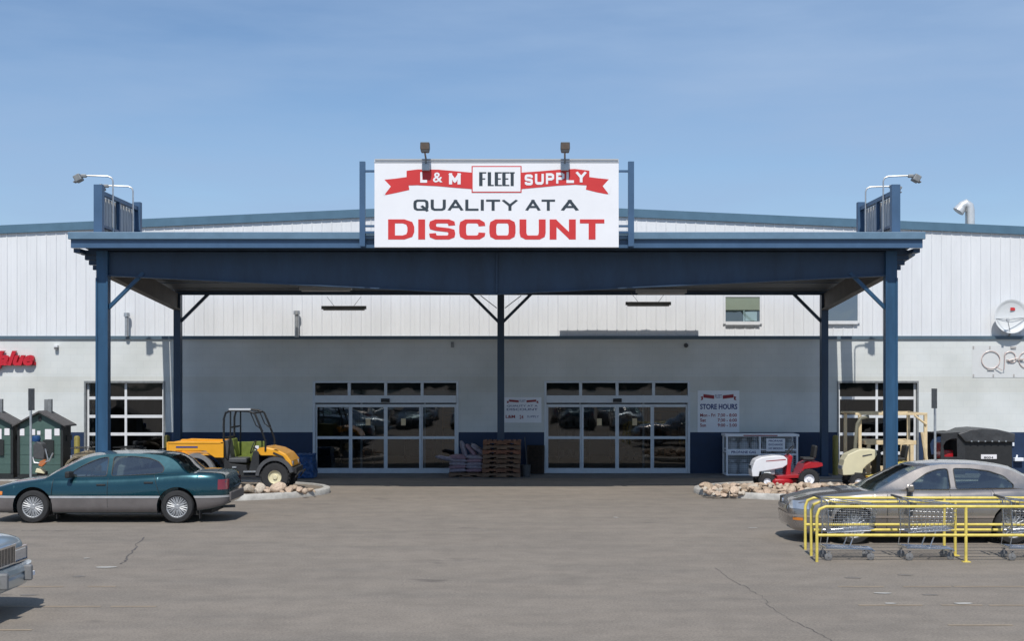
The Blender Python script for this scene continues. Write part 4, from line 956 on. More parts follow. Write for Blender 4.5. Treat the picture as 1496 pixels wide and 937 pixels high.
    b = MB(); pts = [(sx-.42+.17*math.sin(a)*.35, .36*P.get('drv',1)+.18*math.cos(a), .88+.17*math.sin(a)) for a in [k*math.pi/8 for k in range(17)]]; b.tube(pts, .014, 6); b.build('steering_wheel', M['black'], t, smooth=40)
    # wheels
    for wx in (0, WB):
        for s_ in (-1, 1):
            yo = interp(W, wx)-.02; b = MB()
            b.lathe([(rw*.66,-.0),(rw*.72,.02),(rw*.93,.012),(rw*.985,-.01),(rw,-.05),(rw,-.17),(rw*.97,-.205),(rw*.66,-.21)], (0,0,0), axis='y', n=40)
            wh = b.build('wheel', M['rubber'], t, smooth=40); wh.location = (wx, s_*yo, rw); 
            if s_ < 0: wh.rotation_euler = (0,0,math.pi)
            b = MB(); R0 = rw*.68
            b.lathe([(R0,-.01),(R0*.96,-.004),(R0*.88,-.02),(R0*.84,-.07),(.05,-.075),(0,-.075)], (0,0,0), axis='y', n=40)
            ns = P.get('spokes', 9)
            for k in range(ns):
                a = 2*math.pi*k/ns
                for d_ in ((-.13,.13) if P.get('lace') else (0,)):
                    p0 = (R0*.22*math.cos(a), -.022, R0*.22*math.sin(a)); p1 = (R0*.9*math.cos(a+d_), -.018, R0*.9*math.sin(a+d_)); b.tube([p0, p1], [R0*P.get('sw',.075), R0*P.get('sw',.075)*.8], 6)
            b.lathe([(R0*.26,-.06),(R0*.26,-.012),(R0*.2,-.002),(0,.0)], (0,0,0), axis='y', n=20)
            rim = b.build('rim', M['alloy'], wh, smooth=30)
    b = MB()
    for wx in (0, WB): b.box(wx-ra+.02, wx+ra-.02, -interp(W,wx)+.25, interp(W,wx)-.25, .14, rw+ra-.01)
    b.box(-.6, x1-.35, -.6, .6, .17, .24); b.build('underbody', M['black'], t)
    # mirrors
    mxx, mz = P['mirror']
    for s_ in (-1, 1):
        b = MB(); y = ys(mxx, 9); b.obox((mxx, s_*(y+.12), mz), (.10,.2,.13), (0,0,s_*.2)); b.obox((mxx+.02, s_*(y+.0), mz-.02), (.08,.12,.05)); b.build('mirror', P.get('mirmat', paint), t, bevel=.025)
    for nm, z0, z1, a, c, m_ in P['lamps']:
        for q in (-1, 1): shell(z0, z1, a, c, .006, nm, m_, both=q)
    return t, shell, ys
def paint(name, c, r=.25, metal=.55):
    m = mat(name, c, r, metal, 0.04, 3, coat=1.0); return m
teal = paint('teal_car_paint', (0.006,0.052,0.068)); champ = paint('champagne_car_paint', (0.32,0.29,0.265), .25, .7); sil = paint('silver_blue_car_paint', (0.42,0.50,0.54), .3, .5)
clad = mat('dusty_cladding', (0.15,0.135,0.13), .6, .2, .2, 4)
P1 = dict(paint=teal, wb=2.87, rw=.325, gap=.07, cabin=(.40,2.86), seatx=1.35, roofw=.60, spokes=12, sw=.07, lace=True, drv=-1,
 w=[(-1.03,.50),(-.97,.66),(-.85,.80),(-.6,.89),(0,.935),(1.0,.945),(2.0,.945),(2.87,.935),(3.35,.905),(3.66,.83),(3.79,.74),(3.84,.64)],
 zs=[(-1.03,.55),(-.98,.63),(-.85,.68),(-.5,.76),(0,.835),(.35,.875),(1.0,.885),(1.8,.905),(2.6,.955),(3.1,.985),(3.4,.985),(3.66,.965),(3.78,.90),(3.84,.72)],
 zb=[(-1.03,.34),(-.95,.24),(-.7,.2),(.3,.20),(2.5,.20),(3.2,.23),(3.55,.28),(3.75,.33),(3.84,.40)],
 crown=[(-1.03,.02),(-.5,.07),(.2,.055),(.45,.02),(3.0,.03),(3.4,.035),(3.8,.02),(3.9,.0)],
 bands=[(lambda x: max(.2, interp(P1['zb'], x)+.012), .495, clad, .008, 'lower_cladding'), (.50, .545, mat('pale_trim', (.6,.6,.6), .3, .5, .1, 9), .014, 'side_molding')],
 seams=[(.38,0.05),(1.49,-.02),(2.52,-.35)], handles=[1.36,2.3], handlemat=M['black'],
 sil=[(.16,.85),(.55,1.07),(.97,1.275),(1.36,1.35),(1.85,1.37),(2.35,1.35),(2.64,1.295),(2.82,1.19),(2.95,1.06),(3.06,.98)], wsi=3, roofi=6,
 windows=[[(.62,.915),(.84,1.085),(1.07,1.215),(1.30,1.295),(1.45,1.31),(1.45,.925)],[(1.53,.93),(1.53,1.315),(1.9,1.325),(2.25,1.295),(2.47,1.215),(2.59,1.09),(2.57,1.0),(2.33,.965)]],
 mirror=(.74,.97), mirmat=M['black'], lamps=[('headlight',.56,.655,-1.0,-.72,M['headlamp']),('side_marker',.56,.63,-.74,-.62,M['amber']),('tail_light',.66,.86,3.66,3.83,M['tail']),('side_marker',.42,.45,3.5,3.66,M['tail'])])
carT, sh, ysf = sedan('sedan', 'teal four-door sedan with grey lower cladding and chrome strip, parked side-on at left', P1)
b = MB(); b.box(3.845, 3.89, -.64, .64, .42, .60); b.build('rear_bumper', clad, carT, bevel=.03)
b = MB(); b.tube([(3.2,.4,.2),(3.75,.42,.22)], .03, 8); b.build('exhaust_pipe', M['dgalv'], carT)
for xm_ in (.45, 3.30):
    for s_ in (-1, 1): b = MB(); b.box(xm_, xm_+.01, s_*.78-.08, s_*.78+.08, .08, .29); b.build('mud_flap', M['rubber'], carT)
YT = 27.2
carT.location = (gx(47,YT-.0), YT+.94, 0)
P2_ = dict(paint=champ, wb=2.77, rw=.325, gap=.05, cabin=(.62,3.1), seatx=1.4, roofw=.56, spokes=14, sw=.05, drv=-1,
 w=[(-1.06,.42),(-1.0,.60),(-.88,.76),(-.6,.87),(0,.915),(1.0,.92),(2.0,.92),(2.77,.91),(3.4,.87),(3.75,.78),(3.86,.66),(3.9,.55)],
 zs=[(-1.06,.56),(-1.02,.66),(-.9,.73),(-.5,.81),(0,.87),(.45,.905),(1.0,.91),(1.8,.92),(2.6,.945),(3.1,.96),(3.5,.96),(3.78,.90),(3.86,.84),(3.9,.66)],
 zb=[(-1.06,.30),(-.98,.22),(-.7,.2),(.3,.20),(2.5,.20),(3.2,.23),(3.6,.28),(3.9,.36)],
 crown=[(-1.06,.02),(-.5,.06),(.2,.05),(.42,.02),(3.0,.03),(3.5,.03),(3.9,.0)],
 bands=[(.46, .50, paint('champagne_trim', (.42,.36,.32)), .014, 'side_molding')],
 seams=[(.58,0.05),(1.68,.0),(2.55,-.35)], handles=[1.5,2.35],
 sil=[(.40,.90),(.82,1.12),(1.22,1.30),(1.58,1.365),(2.0,1.37),(2.45,1.35),(2.82,1.27),(3.12,1.12),(3.38,.98)], wsi=2, roofi=6,
 windows=[[(.90,.94),(1.12,1.10),(1.34,1.235),(1.54,1.295),(1.72,1.305),(1.72,.945)],[(1.80,.95),(1.80,1.31),(2.1,1.305),(2.42,1.27),(2.68,1.18),(2.83,1.03),(2.82,.97)]],
 mirror=(.98,.98), lamps=[('headlight',.60,.74,-1.03,-.76,M['headlamp']),('turn_lamp',.40,.45,-1.0,-.86,M['amber']),('tail_light',.68,.84,3.66,3.88,M['tail'])])
carC, sh, ysf = sedan('sedan', 'champagne beige four-door sedan parked behind the yellow cart corral', P2_)
b = MB(); b.box(-1.085,-1.062,-.30,.30,.56,.64); 
for k in range(9): b.box(-1.095,-1.086,-.27+.065*k,-.25+.065*k,.565,.635)
b.build('grille', M['chrome'], carC)
b = MB(); b.lathe([(0,-.02),(.035,-.02),(.04,0),(0,0)], (-1.06,0,.70), axis='x', n=16); b.build('badge', M['chrome'], carC)
YC = 23.75; carC.location = (gx(1243,YC)+.06, YC+.92, 0)
P3 = dict(paint=sil, wb=2.9, rw=.33, gap=.05, cabin=(.5,3.0), seatx=1.4, roofw=.62, spokes=14, sw=.05,
 w=[(-.98,.78),(-.94,.86),(-.8,.92),(-.5,.95),(0,.96),(1.0,.96),(2.9,.96),(3.8,.93),(4.2,.9),(4.3,.8)],
 zs=[(-.98,.82),(-.94,.88),(-.8,.93),(-.4,.96),(0,.98),(1.0,.98),(2.6,.98),(3.5,.97),(4.1,.94),(4.24,.9),(4.3,.8)],
 zb=[(-.98,.36),(-.8,.26),(-.6,.22),(3.2,.22),(4.3,.34)],
 crown=[(-.98,.03),(-.7,.08),(.2,.06),(.5,.02),(3.0,.03),(4.3,.02)],
 bands=[(.50, .54, M['chrome'], .012, 'side_molding')],
 seams=[(.5,0.0),(1.7,.0),(2.7,-.2)], handles=[1.45,2.5], handlemat=M['chrome'],
 sil=[(.35,.97),(.75,1.18),(1.1,1.36),(1.5,1.42),(2.2,1.42),(2.7,1.37),(3.0,1.2),(3.3,1.0)], wsi=2, roofi=5,
 windows=[[(.85,1.0),(1.15,1.30),(1.3,1.35),(1.65,1.36),(1.65,1.0)],[(1.75,1.0),(1.75,1.36),(2.5,1.35),(2.75,1.2),(2.8,1.0)]],
 mirror=(.95,1.05), lamps=[('tail_light',.68,.84,4.1,4.29,M['tail'])])
carS, sh, ysf = sedan('sedan', 'silver-blue sedan nose with chrome grille and bumper guards at the bottom left edge', P3)
xf = -.98
for s_ in (-1, 1):
    b = MB(); b.box(xf-.03, xf+.02, s_*.58-.20, s_*.58+.20, .63, .79); b.build('headlight', M['headlamp'], carS, bevel=.02)
    b = MB(); b.box(xf-.04, xf+.0, s_*.58-.22, s_*.58+.22, .79, .81); b.box(xf-.04, xf, s_*.58-.22, s_*.58+.22, .61, .63); b.box(xf-.035, xf+.0, s_*.80-.012, s_*.80+.012, .63, .79); b.build('lamp_bezel', M['chrome'], carS)
    b = MB(); b.box(xf-.24, xf-.13, s_*.40-.035, s_*.40+.035, .40, .60); b.build('bumper_guard', M['grey'], carS, bevel=.02)
    b = MB(); b.box(xf-.145, xf-.12, s_*.66-.1, s_*.66+.1, .42, .47); b.build('turn_lamp', M['boardwhite'], carS)
b = MB(); b.box(xf-.05, xf+.02, -.33, .33, .62, .64); b.box(xf-.06, xf+.02, -.34, .34, .85, .875); b.box(xf-.05, xf+.02, -.35,-.32,.62,.86); b.box(xf-.05, xf+.02, .32,.35,.62,.86)
for k in range(13): b.box(xf-.045, xf-.01, -.29+.048*k-.008, -.29+.048*k+.008, .64, .85)
b.build('grille', M['chrome'], carS)
b = MB(); b.box(xf-.01, xf-.005, -.33, .33, .63, .86); b.build('grille_backing', M['black'], carS)
b = MB()
def bump(u, v):
    y = -0.97+1.94*u; x = xf-.13+.14*abs((y/.97))**4+.0; prof = [(0.02,.34),(-.02,.40),(-.03,.47),(-.01,.50),(-.03,.53),(-.02,.585),(.06,.60),(.14,.605)]; q = prof[int(round(v*7))]; return (x+q[0], y, q[1])
b.grid(bump, 24, 7); b.build('front_bumper', sil, carS, smooth=40)
carS.rotation_euler = (0,0,math.pi)
carS.location = (-6.28-.98, 16.55, 0); carS.scale = (1, 1, .97)

# ================================================================== shopping carts and their corral
def corral():
    t = thing('cart_corral', 'yellow pipe cart corral with three parallel rails in front of the champagne sedan', 'cart corral', (7.1, 22.2, 0), world=True)
    for i, Y in enumerate((21.5, 22.25, 23.05)):
        X0 = 4.66+.07*i; X1 = 11.8; r = .024; zt = .87 if i != 1 else .875
        pts = [(X0,Y,0),(X0,Y,zt-.14),(X0+.04,Y,zt-.04),(X0+.14,Y,zt),(X1-.14,Y,zt),(X1-.04,Y,zt-.04),(X1,Y,zt-.14),(X1,Y,0)]
        b = MB(); b.tube(pts, r, 10); b.build('rail', M['yellow'], t, smooth=45)
        b = MB(); b.tube([(X0,Y,.42),(X1,Y,.42)], r, 10); b.build('lower_rail', M['yellow'], t, smooth=45)
        for X in (7.0+.07*i, 9.4): b = MB(); b.tube([(X,Y,0),(X,Y,zt)], r, 10); b.box(X-.06, X+.06, Y-.06, Y+.06, 0, .01); b.build('post', M['yellow'], t, smooth=45)
    for z, i in ((.42, 0),):
        b = MB(); b.tube([(X1,21.5,z),(X1,23.05,z)], .024, 8); b.build('end_rail', M['yellow'], t, smooth=45)
corral()
def cart():
    t = thing('shopping_cart', 'x', 'shopping cart')
    b = MB(); wr_ = .0032
    def W3(u, v, h):   # u 0 rear(handle) .. 1 front, v -1..1, h 0..1
        hw = (.27-.08*u)*(.86+.14*h); z0 = .44+.06*u; z1 = .97-.10*u; x = .12+.78*u*(.94+.06*h)-.04*h*(1-u); return (x, v*hw, z0+(z1-z0)*h)
    for k in range(12):
        u = k/11
        for v in (-1, 1): b.tube([W3(u,v,0), W3(u,v,1)], wr_, 4, False)
        b.tube([W3(u,-1,0), W3(u,1,0)], wr_, 4, False)
    for k in range(7):
        h = k/6
        for v in (-1, 1): b.tube([W3(0,v,h), W3(1,v,h)], wr_ if k not in (0,6) else .009, 4, False)
        b.tube([W3(1,-1,h), W3(1,1,h)], wr_ if k not in (0,6) else .009, 4, False); b.tube([W3(0,-1,h), W3(0,1,h)], wr_, 4, False)
    for k in range(9):
        v = -1+k/4
        b.tube([W3(1,v,0), W3(1,v,1)], wr_, 4, False); b.tube([W3(0,v,0), W3(0,v,1)], wr_, 4, False); b.tube([W3(0,v,0), W3(1,v,0)], wr_, 4, False)
    b.build('basket', M['wire'], t, fix=False)
    b = MB()
    for v in (-.22, .22):
        b.tube([(-.02,v,1.0),(.10,v,.93),(.12,v,.45),(.08,v,.20),(.82,v*.75,.17),(.86,v*.7,.14)], .014, 8)
        b.tube([(.10,v,.44),(.80,v*.8,.47)], .012, 6); b.tube([(.45,v*.85,.185),(.55,v*.85,.45)], .012, 6)
    b.tube([(.08,-.22,.20),(.08,.22,.20)], .012, 6); b.tube([(.84,-.16,.16),(.84,.16,.16)], .012, 6); b.build('frame', M['wire'], t, smooth=45)
    b = MB()
    for k in range(7): v = -.18+.06*k; b.tube([(.1,v,.21),(.84,v*.75,.18)], .005, 4, False)
    b.build('bottom_rack', M['wire'], t, fix=False)
    b = MB(); b.tube([(-.02,-.25,1.0),(-.02,.25,1.0)], .018, 10); b.build('handle', M['dgrey'], t, smooth=45)
    b = MB(); b.obox((.20,0,.80), (.015,.40,.22), (0,.35,0)); b.build('child_seat', M['dgrey'], t, bevel=.01)
    for x, v in ((.12,-.21),(.12,.21),(.80,-.16),(.80,.16)):
        b = MB(); b.lathe([(0,-.014),(.052,-.014),(.06,-.008),(.06,.008),(.052,.014),(0,.014)], (x,v,.06), axis='y', n=18); c = b.build('caster', M['grey'], t, smooth=40)
        b = MB(); b.box(x-.012,x+.012,v-.024,v-.018,.055,.15); b.box(x-.012,x+.012,v+.018,v+.024,.055,.15); b.box(x-.03,x+.03,v-.024,v+.024,.135,.15); b.build('fork', M['wire'], c)
    return t
ct = cart(); ct['group'] = 'shopping carts in the corral'
ct.location = (gx(1200,21.85)-.05, 21.87, 0); ct['label'] = 'leftmost shopping cart in the yellow corral, over the front wheel of the champagne car'
dup(ct, (gx(1312,21.85), 21.87, 0), .05, 'middle shopping cart in the corral, left of the middle yellow posts')
dup(ct, (gx(1462,21.85), 21.87, 0), -.04, 'rightmost shopping cart in the corral, cut by the right edge of the photo')
# ================================================================== powered machines and goods by the wall
def tyre(parent, x, y, z, r, w_, rimr, rimm, name='wheel', hub=True, face=-1):
    b = MB(); b.lathe([(rimr,-w_/2),(rimr*1.08,-w_/2-.006),(r*.92,-w_/2),(r,-w_*.32),(r,w_*.32),(r*.92,w_/2),(rimr*1.08,w_/2+.006),(rimr,w_/2)], (0,0,0), axis='y', n=32)
    n = 24                                                      # tread lugs
    for k in range(n):
        a = 2*math.pi*k/n
        for s_ in (-1, 1):
            b.obox(((r+.004)*math.cos(a+s_*.06), s_*w_*.22, (r+.004)*math.sin(a+s_*.06)), (.03, w_*.38, .035), (0, -a, 0))
    o = b.build(name, M['rubber'], parent, smooth=35); o.location = (x, y, z)
    b = MB()
    for s_ in (-1, 1): b.lathe([(rimr,s_*w_*.45),(rimr*.93,s_*w_*.46),(rimr*.86,s_*w_*.30),(rimr*.4,s_*w_*.26),(rimr*.32,s_*w_*.40),(0,s_*w_*.42)], (0,0,0), axis='y', n=28)
    b.build('rim', rimm, o, smooth=35)
    return o
def utv():
    t = thing('utility_vehicle', 'amber yellow utility vehicle with cargo bed and black roll cage on the left island', 'utility vehicle')
    # local x: 0 at bed tail, 3.28 at nose; near side y = -0.7
    r = .345
    for x in (.72, 2.66):
        for s_ in (-1, 1): tyre(t, x, s_*.58, r, r, .24, .165, M['cream'])
    b = MB(); b.box(.30, 2.9, -.42, .42, .34, .46); b.box(1.42, 2.35, -.68, .68, .34, .42); b.build('chassis', M['black'], t, bevel=.01)
    # cargo bed
    b = MB(); x0, x1, z0, z1 = .02, 1.40, .80, 1.16
    for s_ in (-1, 1): b.prism([(x0,z1-.02),(x0+.28,z1+.03),(x1,z1),(x1,z0+.0),(x1-.20,z0+.0),(1.06,z0+.09),(.98,z0+.16),(.25,z0+.16),(.12,z0+.08),(x0,z0+.08)], 'y', s_*.68-.02, s_*.68+.02)
    b.box(x0, x0+.03, -.66, .66, z0+.08, z1-.02); b.box(x1-.03, x1, -.66, .66, z0, z1); b.box(x0+.03, x1-.03, -.66, .66, z0+.05, z0+.08)
    o = b.build('cargo_bed', M['utv'], t, bevel=.008)
    for s_ in (-1, 1):
        b = MB(); b.box(.05, x1+.01, s_*.70-.012, s_*.70+.012, z1-.035, z1+.012); b.box(x1-.06, x1+.01, s_*.70-.012, s_*.70+.012, z0, z1); b.box(x0, x0+.05, s_*.70-.012, s_*.70+.012, z0+.08, z1)
        b.build('bed_frame', M['utv'], o, bevel=.006)
    for s_ in (-1, 1): b = MB(); b.box(.25,.78,s_*.705-.003,s_*.705+.003,1.03,1.065); b.build('stripe_decal', M['inkblue'], o)
    # rear fender arcs
    for s_ in (-1, 1):
        b = MB(); P = [(.72+.50*math.cos(R(a)), .34+.56*math.sin(R(a))) for a in range(10, 171, 10)]; Q = [(.72+.41*math.cos(R(a)), .34+.46*math.sin(R(a))) for a in range(170, 9, -10)]
        b.prism(P+Q, 'y', s_*.58-.14, s_*.58+.14)
        b.build('rear_fender', M['grey'], t, bevel=.01)
    # hood
    for_h = [(2.20,.94),(2.24,1.02),(2.45,1.04),(2.70,.99),(2.92,.88),(3.05,.72),(3.08,.58),(3.0,.56),(2.92,.70),(2.78,.80),(2.55,.84),(2.30,.84)]
    b = MB(); b.prism(for_h, 'y', -.62, .62); h = b.build('hood', M['utv'], t, bevel=.03)
    b = MB()
    for s_ in (-1, 1): b.prism([(2.62,.93),(2.85,.83),(2.99,.64),(2.95,.62),(2.80,.79),(2.60,.89)], 'y', s_*.625-.004, s_*.625+.004); b.prism([(2.62,.985),(2.7,.965),(2.75,.96),(2.68,.99)], 'y', s_*.625-.004, s_*.625+.004)
    b.build('hood_vent', M['black'], h)
    for s_ in (-1, 1):
        b = MB(); P = [(2.66+.47*math.cos(R(a)), .345+.47*math.sin(R(a))) for a in range(15, 176, 10)]; Q = [(2.66+.385*math.cos(R(a)), .345+.385*math.sin(R(a))) for a in range(175, 14, -10)]
        b.prism(P+Q, 'y', s_*.58-.15, s_*.58+.15)
        b.build('front_fender', M['dgrey'], t, bevel=.01)
    b = MB(); b.box(2.98, 3.16, -.5, .5, .42, .56); b.tube([(3.1,-.45,.3),(3.22,-.45,.45),(3.22,.45,.45),(3.1,.45,.3)], .02, 8); b.build('front_bumper', M['black'], t, bevel=.015)
    for s_ in (-1, 1): b = MB(); b.obox((3.04,s_*.42,.66),(.08,.14,.1)); b.build('headlight', M['headlamp'], t, bevel=.02)
    # cab tub, seats, dash
    b = MB(); b.prism([(1.40,.42),(1.42,.80),(1.55,.66),(1.95,.62),(2.0,.42)], 'y', -.66, .66); b.prism([(2.0,.42),(2.12,.95),(2.26,.95),(2.26,.42)], 'y', -.62, .62); b.build('cab_tub', M['black'], t, bevel=.01)
    for s_ in (-1, 1):
        b = MB(); b.obox((1.72,s_*.31,.73),(.46,.54,.12)); b.obox((1.47,s_*.31,.98),(.12,.54,.46),(0,-.18,0)); b.build('seat', M['dgrey'] if s_ < 0 else M['olive'], t, bevel=.03)
    b = MB(); b.box(1.50,2.16,.48,.52,.5,1.12); b.prism([(1.62,1.12),(2.2,1.14),(2.28,.95),(2.1,.66),(1.62,.66)], 'y', .40, .44); b.build('bed_cover_bundle', M['olive'], t, bevel=.02)
    b = MB(); b.box(1.97,2.07,.36,.37+.0,.92,1.03); b.build('warning_sticker', M['paper'], t)
    b = MB(); pts = [(2.06+.06*math.sin(a), -.3+.16*math.cos(a), 1.03+.15*math.sin(a)) for a in [k*math.pi/8 for k in range(17)]]; b.tube(pts, .013, 6); b.tube([(2.06,-.3,1.03),(2.25,-.3,.9)], .02, 6); b.build('steering_wheel', M['black'], t, smooth=40)
    # cage
    b = MB()
    for s_ in (-1, 1):
        y = s_*.62
        b.tube([(1.44,y,.75),(1.40,y,1.20),(1.40,y,1.70),(1.44,y*.98,1.84),(1.56,y*.97,1.90),(2.0,y*.97,1.88),(2.16,y*.97,1.82),(2.30,y,1.50),(2.42,y,1.18),(2.42,y,.95)], .026, 10)
    for x, z in ((1.56,1.90),(2.12,1.84),(1.40,1.25)): b.tube([(x,-.61,z),(x,.61,z)], .024, 8)
    b.tube([(1.56,-.61,1.50),(1.56,.61,1.50)], .02, 8)
    for s_ in (-1, 1): b.tube([(1.56,s_*.6,1.90),(1.56,s_*.61,1.25),(1.5,s_*.61,.8)], .02, 8); b.tube([(2.05,s_*.58,1.84),(2.18,s_*.58,1.55),(2.36,s_*.58,1.42)], .014, 6)
    b.build('roll_cage', M['darkmetal'], t, smooth=40)
    b = MB(); b.box(1.52, 2.06, -.64, -.58, 1.895, 1.945); b.build('cage_pad', M['signgrey'], t, bevel=.01)
    b = MB()
    for z in (.48,.56): b.box(1.62, 1.72, -.70, -.665, z, z+.035)
    b.box(1.9, 2.2, -.74, -.45, .46, .49); b.build('step_plate', M['galv'], t)
    return t
u = utv(); u.location = (gx(243,33.5), 34.15, .10); u.scale = (1, 1, 1.05)

def mower(name, lab, hood, body, deck, style):
    t = thing(name, lab, 'riding mower')
    # nose at x=0, tail at 1.72, near side y<0
    for s_ in (-1, 1):
        tyre(t, .36, s_*.38, .19, .19, .16, .09, M['signwhite'] if style else M['signwhite'], name='front_wheel'); tyre(t, 1.40, s_*.40, .25, .25, .22, .13, M['signwhite'], name='rear_wheel')
    b = MB(); b.box(.15, 1.6, -.16, .16, .22, .34); b.box(.5,.56,-.35,.35,.17,.22); b.build('frame', M['black'], t)
    if style:
        P = [(.02,.30),(0,.44),(.05,.62),(.10,.72),(.25,.79),(.60,.83),(.82,.82),(.90,.74),(.90,.60),(.78,.52),(.40,.45),(.20,.42),(.18,.30)]
    else:
        P = [(.02,.34),(.0,.50),(.05,.72),(.14,.86),(.40,.98),(.66,1.00),(.84,.98),(.87,.86),(.80,.74),(.62,.60),(.52,.50),(.50,.38),(.40,.35)]
    b = MB(); b.prism(P, 'y', -.27, .27); h = b.build('hood', hood, t, bevel=.05)
    for s_ in (-1, 1): b = MB(); b.prism([(.36,.68),(.86,.72),(.86,.745),(.36,.70)] if style else [(.50,.80),(.74,.85),(.73,.88),(.50,.84)], 'y', s_*.272-.002, s_*.272+.004); b.build('hood_stripe', M['inkred'] if style else M['dgrey'], h)
    b = MB(); b.box(.0,.03,-.2,.2,.48,.58); b.build('headlight', M['headlamp'], h, bevel=.01)
    b = MB(); b.box(.25,.60,-.2,.2,.34,.50); b.tube([(.5,-.24,.38),(.3,-.26,.38)], .04, 8); b.build('engine', M['galv'] if style else M['black'], t, bevel=.02)
    b = MB(); b.prism([(.86,.30),(.92,.80),(.98,.86),(1.04,.80),(1.0,.60),(.98,.30)] if style else [(.84,.30),(.86,.92),(.94,.96),(.98,.85),(.95,.60),(.98,.30)], 'y', -.25, .25); b.build('dashboard', body if style else M['black'], t, bevel=.02)
    b = MB(); b.prism([(.62,.26),(.60,.33),(1.02,.36),(1.16,.36),(1.24,.50),(1.30,.62),(1.44,.68),(1.74,.66),(1.76,.58),(1.62,.54),(1.30,.50),(1.18,.28)], 'y', -.44, .44); b.build('body', body, t, bevel=.025)
    b = MB(); b.box(1.30,1.60,-.22,.22,.70,.78); b.obox((1.62,0,.92),(.08,.42,.32),(0,.15,0)); b.build('seat', M['black'], t, bevel=.03)
    b = MB(); pts = [(1.02+.08*math.sin(a), .17*math.cos(a), .96+.10*math.sin(a)) for a in [k*math.pi/8 for k in range(17)]]; b.tube(pts, .013, 6); b.tube([(.95,0,.82),(1.02,0,.96)], .018, 6); b.build('steering_wheel', M['black'], t, smooth=40)
    b = MB(); b.lathe([(0,.13),(.30,.13),(.34,.10),(.34,.22),(.28,.26),(0,.27)], (.72,-.22,0), n=24); b.lathe([(0,.13),(.30,.13),(.34,.10),(.34,.22),(.28,.26),(0,.27)], (.92,.22,0), n=24); b.box(.5,1.1,-.3,.3,.14,.235); b.build('mower_deck', deck, t, smooth=40)
    return t
m1 = mower('riding_mower', 'red riding mower with a white hood behind the rocks of the right island', M['whitehood'], M['red'], M['red'], True)
m1.location = (gx(1104,33.9), 34.75, .10)
m2 = mower('riding_mower', 'cream riding mower with yellow deck left of the right front column', M['cream'], M['yellow'], M['utv'], False)
m2.location = (gx(1236,33.7), 34.35, .12)

# tan steel shipping crate
def crate():
    t = thing('shipping_crate', 'open tan steel shipping crate frame in front of the right glass door', 'crate', (gx(1300,35.8), 35.8, .1), world=True)
    YA, YB_ = 35.05, 36.6; z1 = gz(603.5,YA)
    XA, XB = gx(1256,YA), gx(1352,YA)
    b = MB()
    for Y in (YA, YB_):
        for X in (XA, XB): b.box(X-.04, X+.04, Y-.04, Y+.04, .08, z1-.06)
        b.box(XA-.12, XB+.04, Y-.045, Y+.045, z1-.06, z1)
    for X in (XA, XB): b.box(X-.035, X+.035, YA+.045, YB_-.045, z1-.055, z1-.005)
    b.box(XA-.1, XB+.1, YA-.04, YA+.04, .0, .08); b.box(XA-.1, XB+.1, YB_-.04, YB_+.04, 0, .08); b.box(XA-.04, XA+.04, YA+.04, YB_-.04, 0, .075); b.box(XB-.04, XB+.04, YA+.04, YB_-.04, 0, .075)
    b.build('outer_frame', M['tan'], t, bevel=.006)
    b = MB(); b.tube([(gx(1245,YA),YA-.1,.1),(gx(1248,YA),YA-.1,1.2),(gx(1251,YA),YA-.1,1.72),(gx(1256,YA),YA-.1,1.86),(gx(1268,YA),YA-.06,1.9)], .045, 8); b.build('bent_corner_tube', M['oldwood'] if 0 else mat('grey_olive_tube',(.2,.19,.14),.6,0,.2,6), t, smooth=40)
    b = MB(); b.tube([(gx(1352,YA),YA-.06,1.70),(gx(1335,YA),YA-.06,1.93)], .03, 6); b.tube([(gx(1346,YA),YA-.07,1.5),(gx(1358,YA),YA-.07,.1)], .045, 6); b.build('diagonal_strut', M['tan'], t)
    b = MB(); YI = 35.3; zi = gz(644,YI); a, c = gx(1263,YI), gx(1338,YI)
    for Y in (YI, YI+.9):
        b.box(a, c, Y-.04, Y+.04, zi-.11, zi)
        for X in (gx(1269,YI), gx(1332,YI)): b.box(X-.045, X+.045, Y-.035, Y+.035, .08, zi-.11)
        b.box(a, c, Y-.03, Y+.03, .45, .56)
    b.box(a, a+.08, YI+.04, YI+.86, zi-.1, zi-.01); b.box(c-.08, c, YI+.04, YI+.86, zi-.1, zi-.01)
    b.build('inner_frame', M['tan'], t, bevel=.006)
crate()
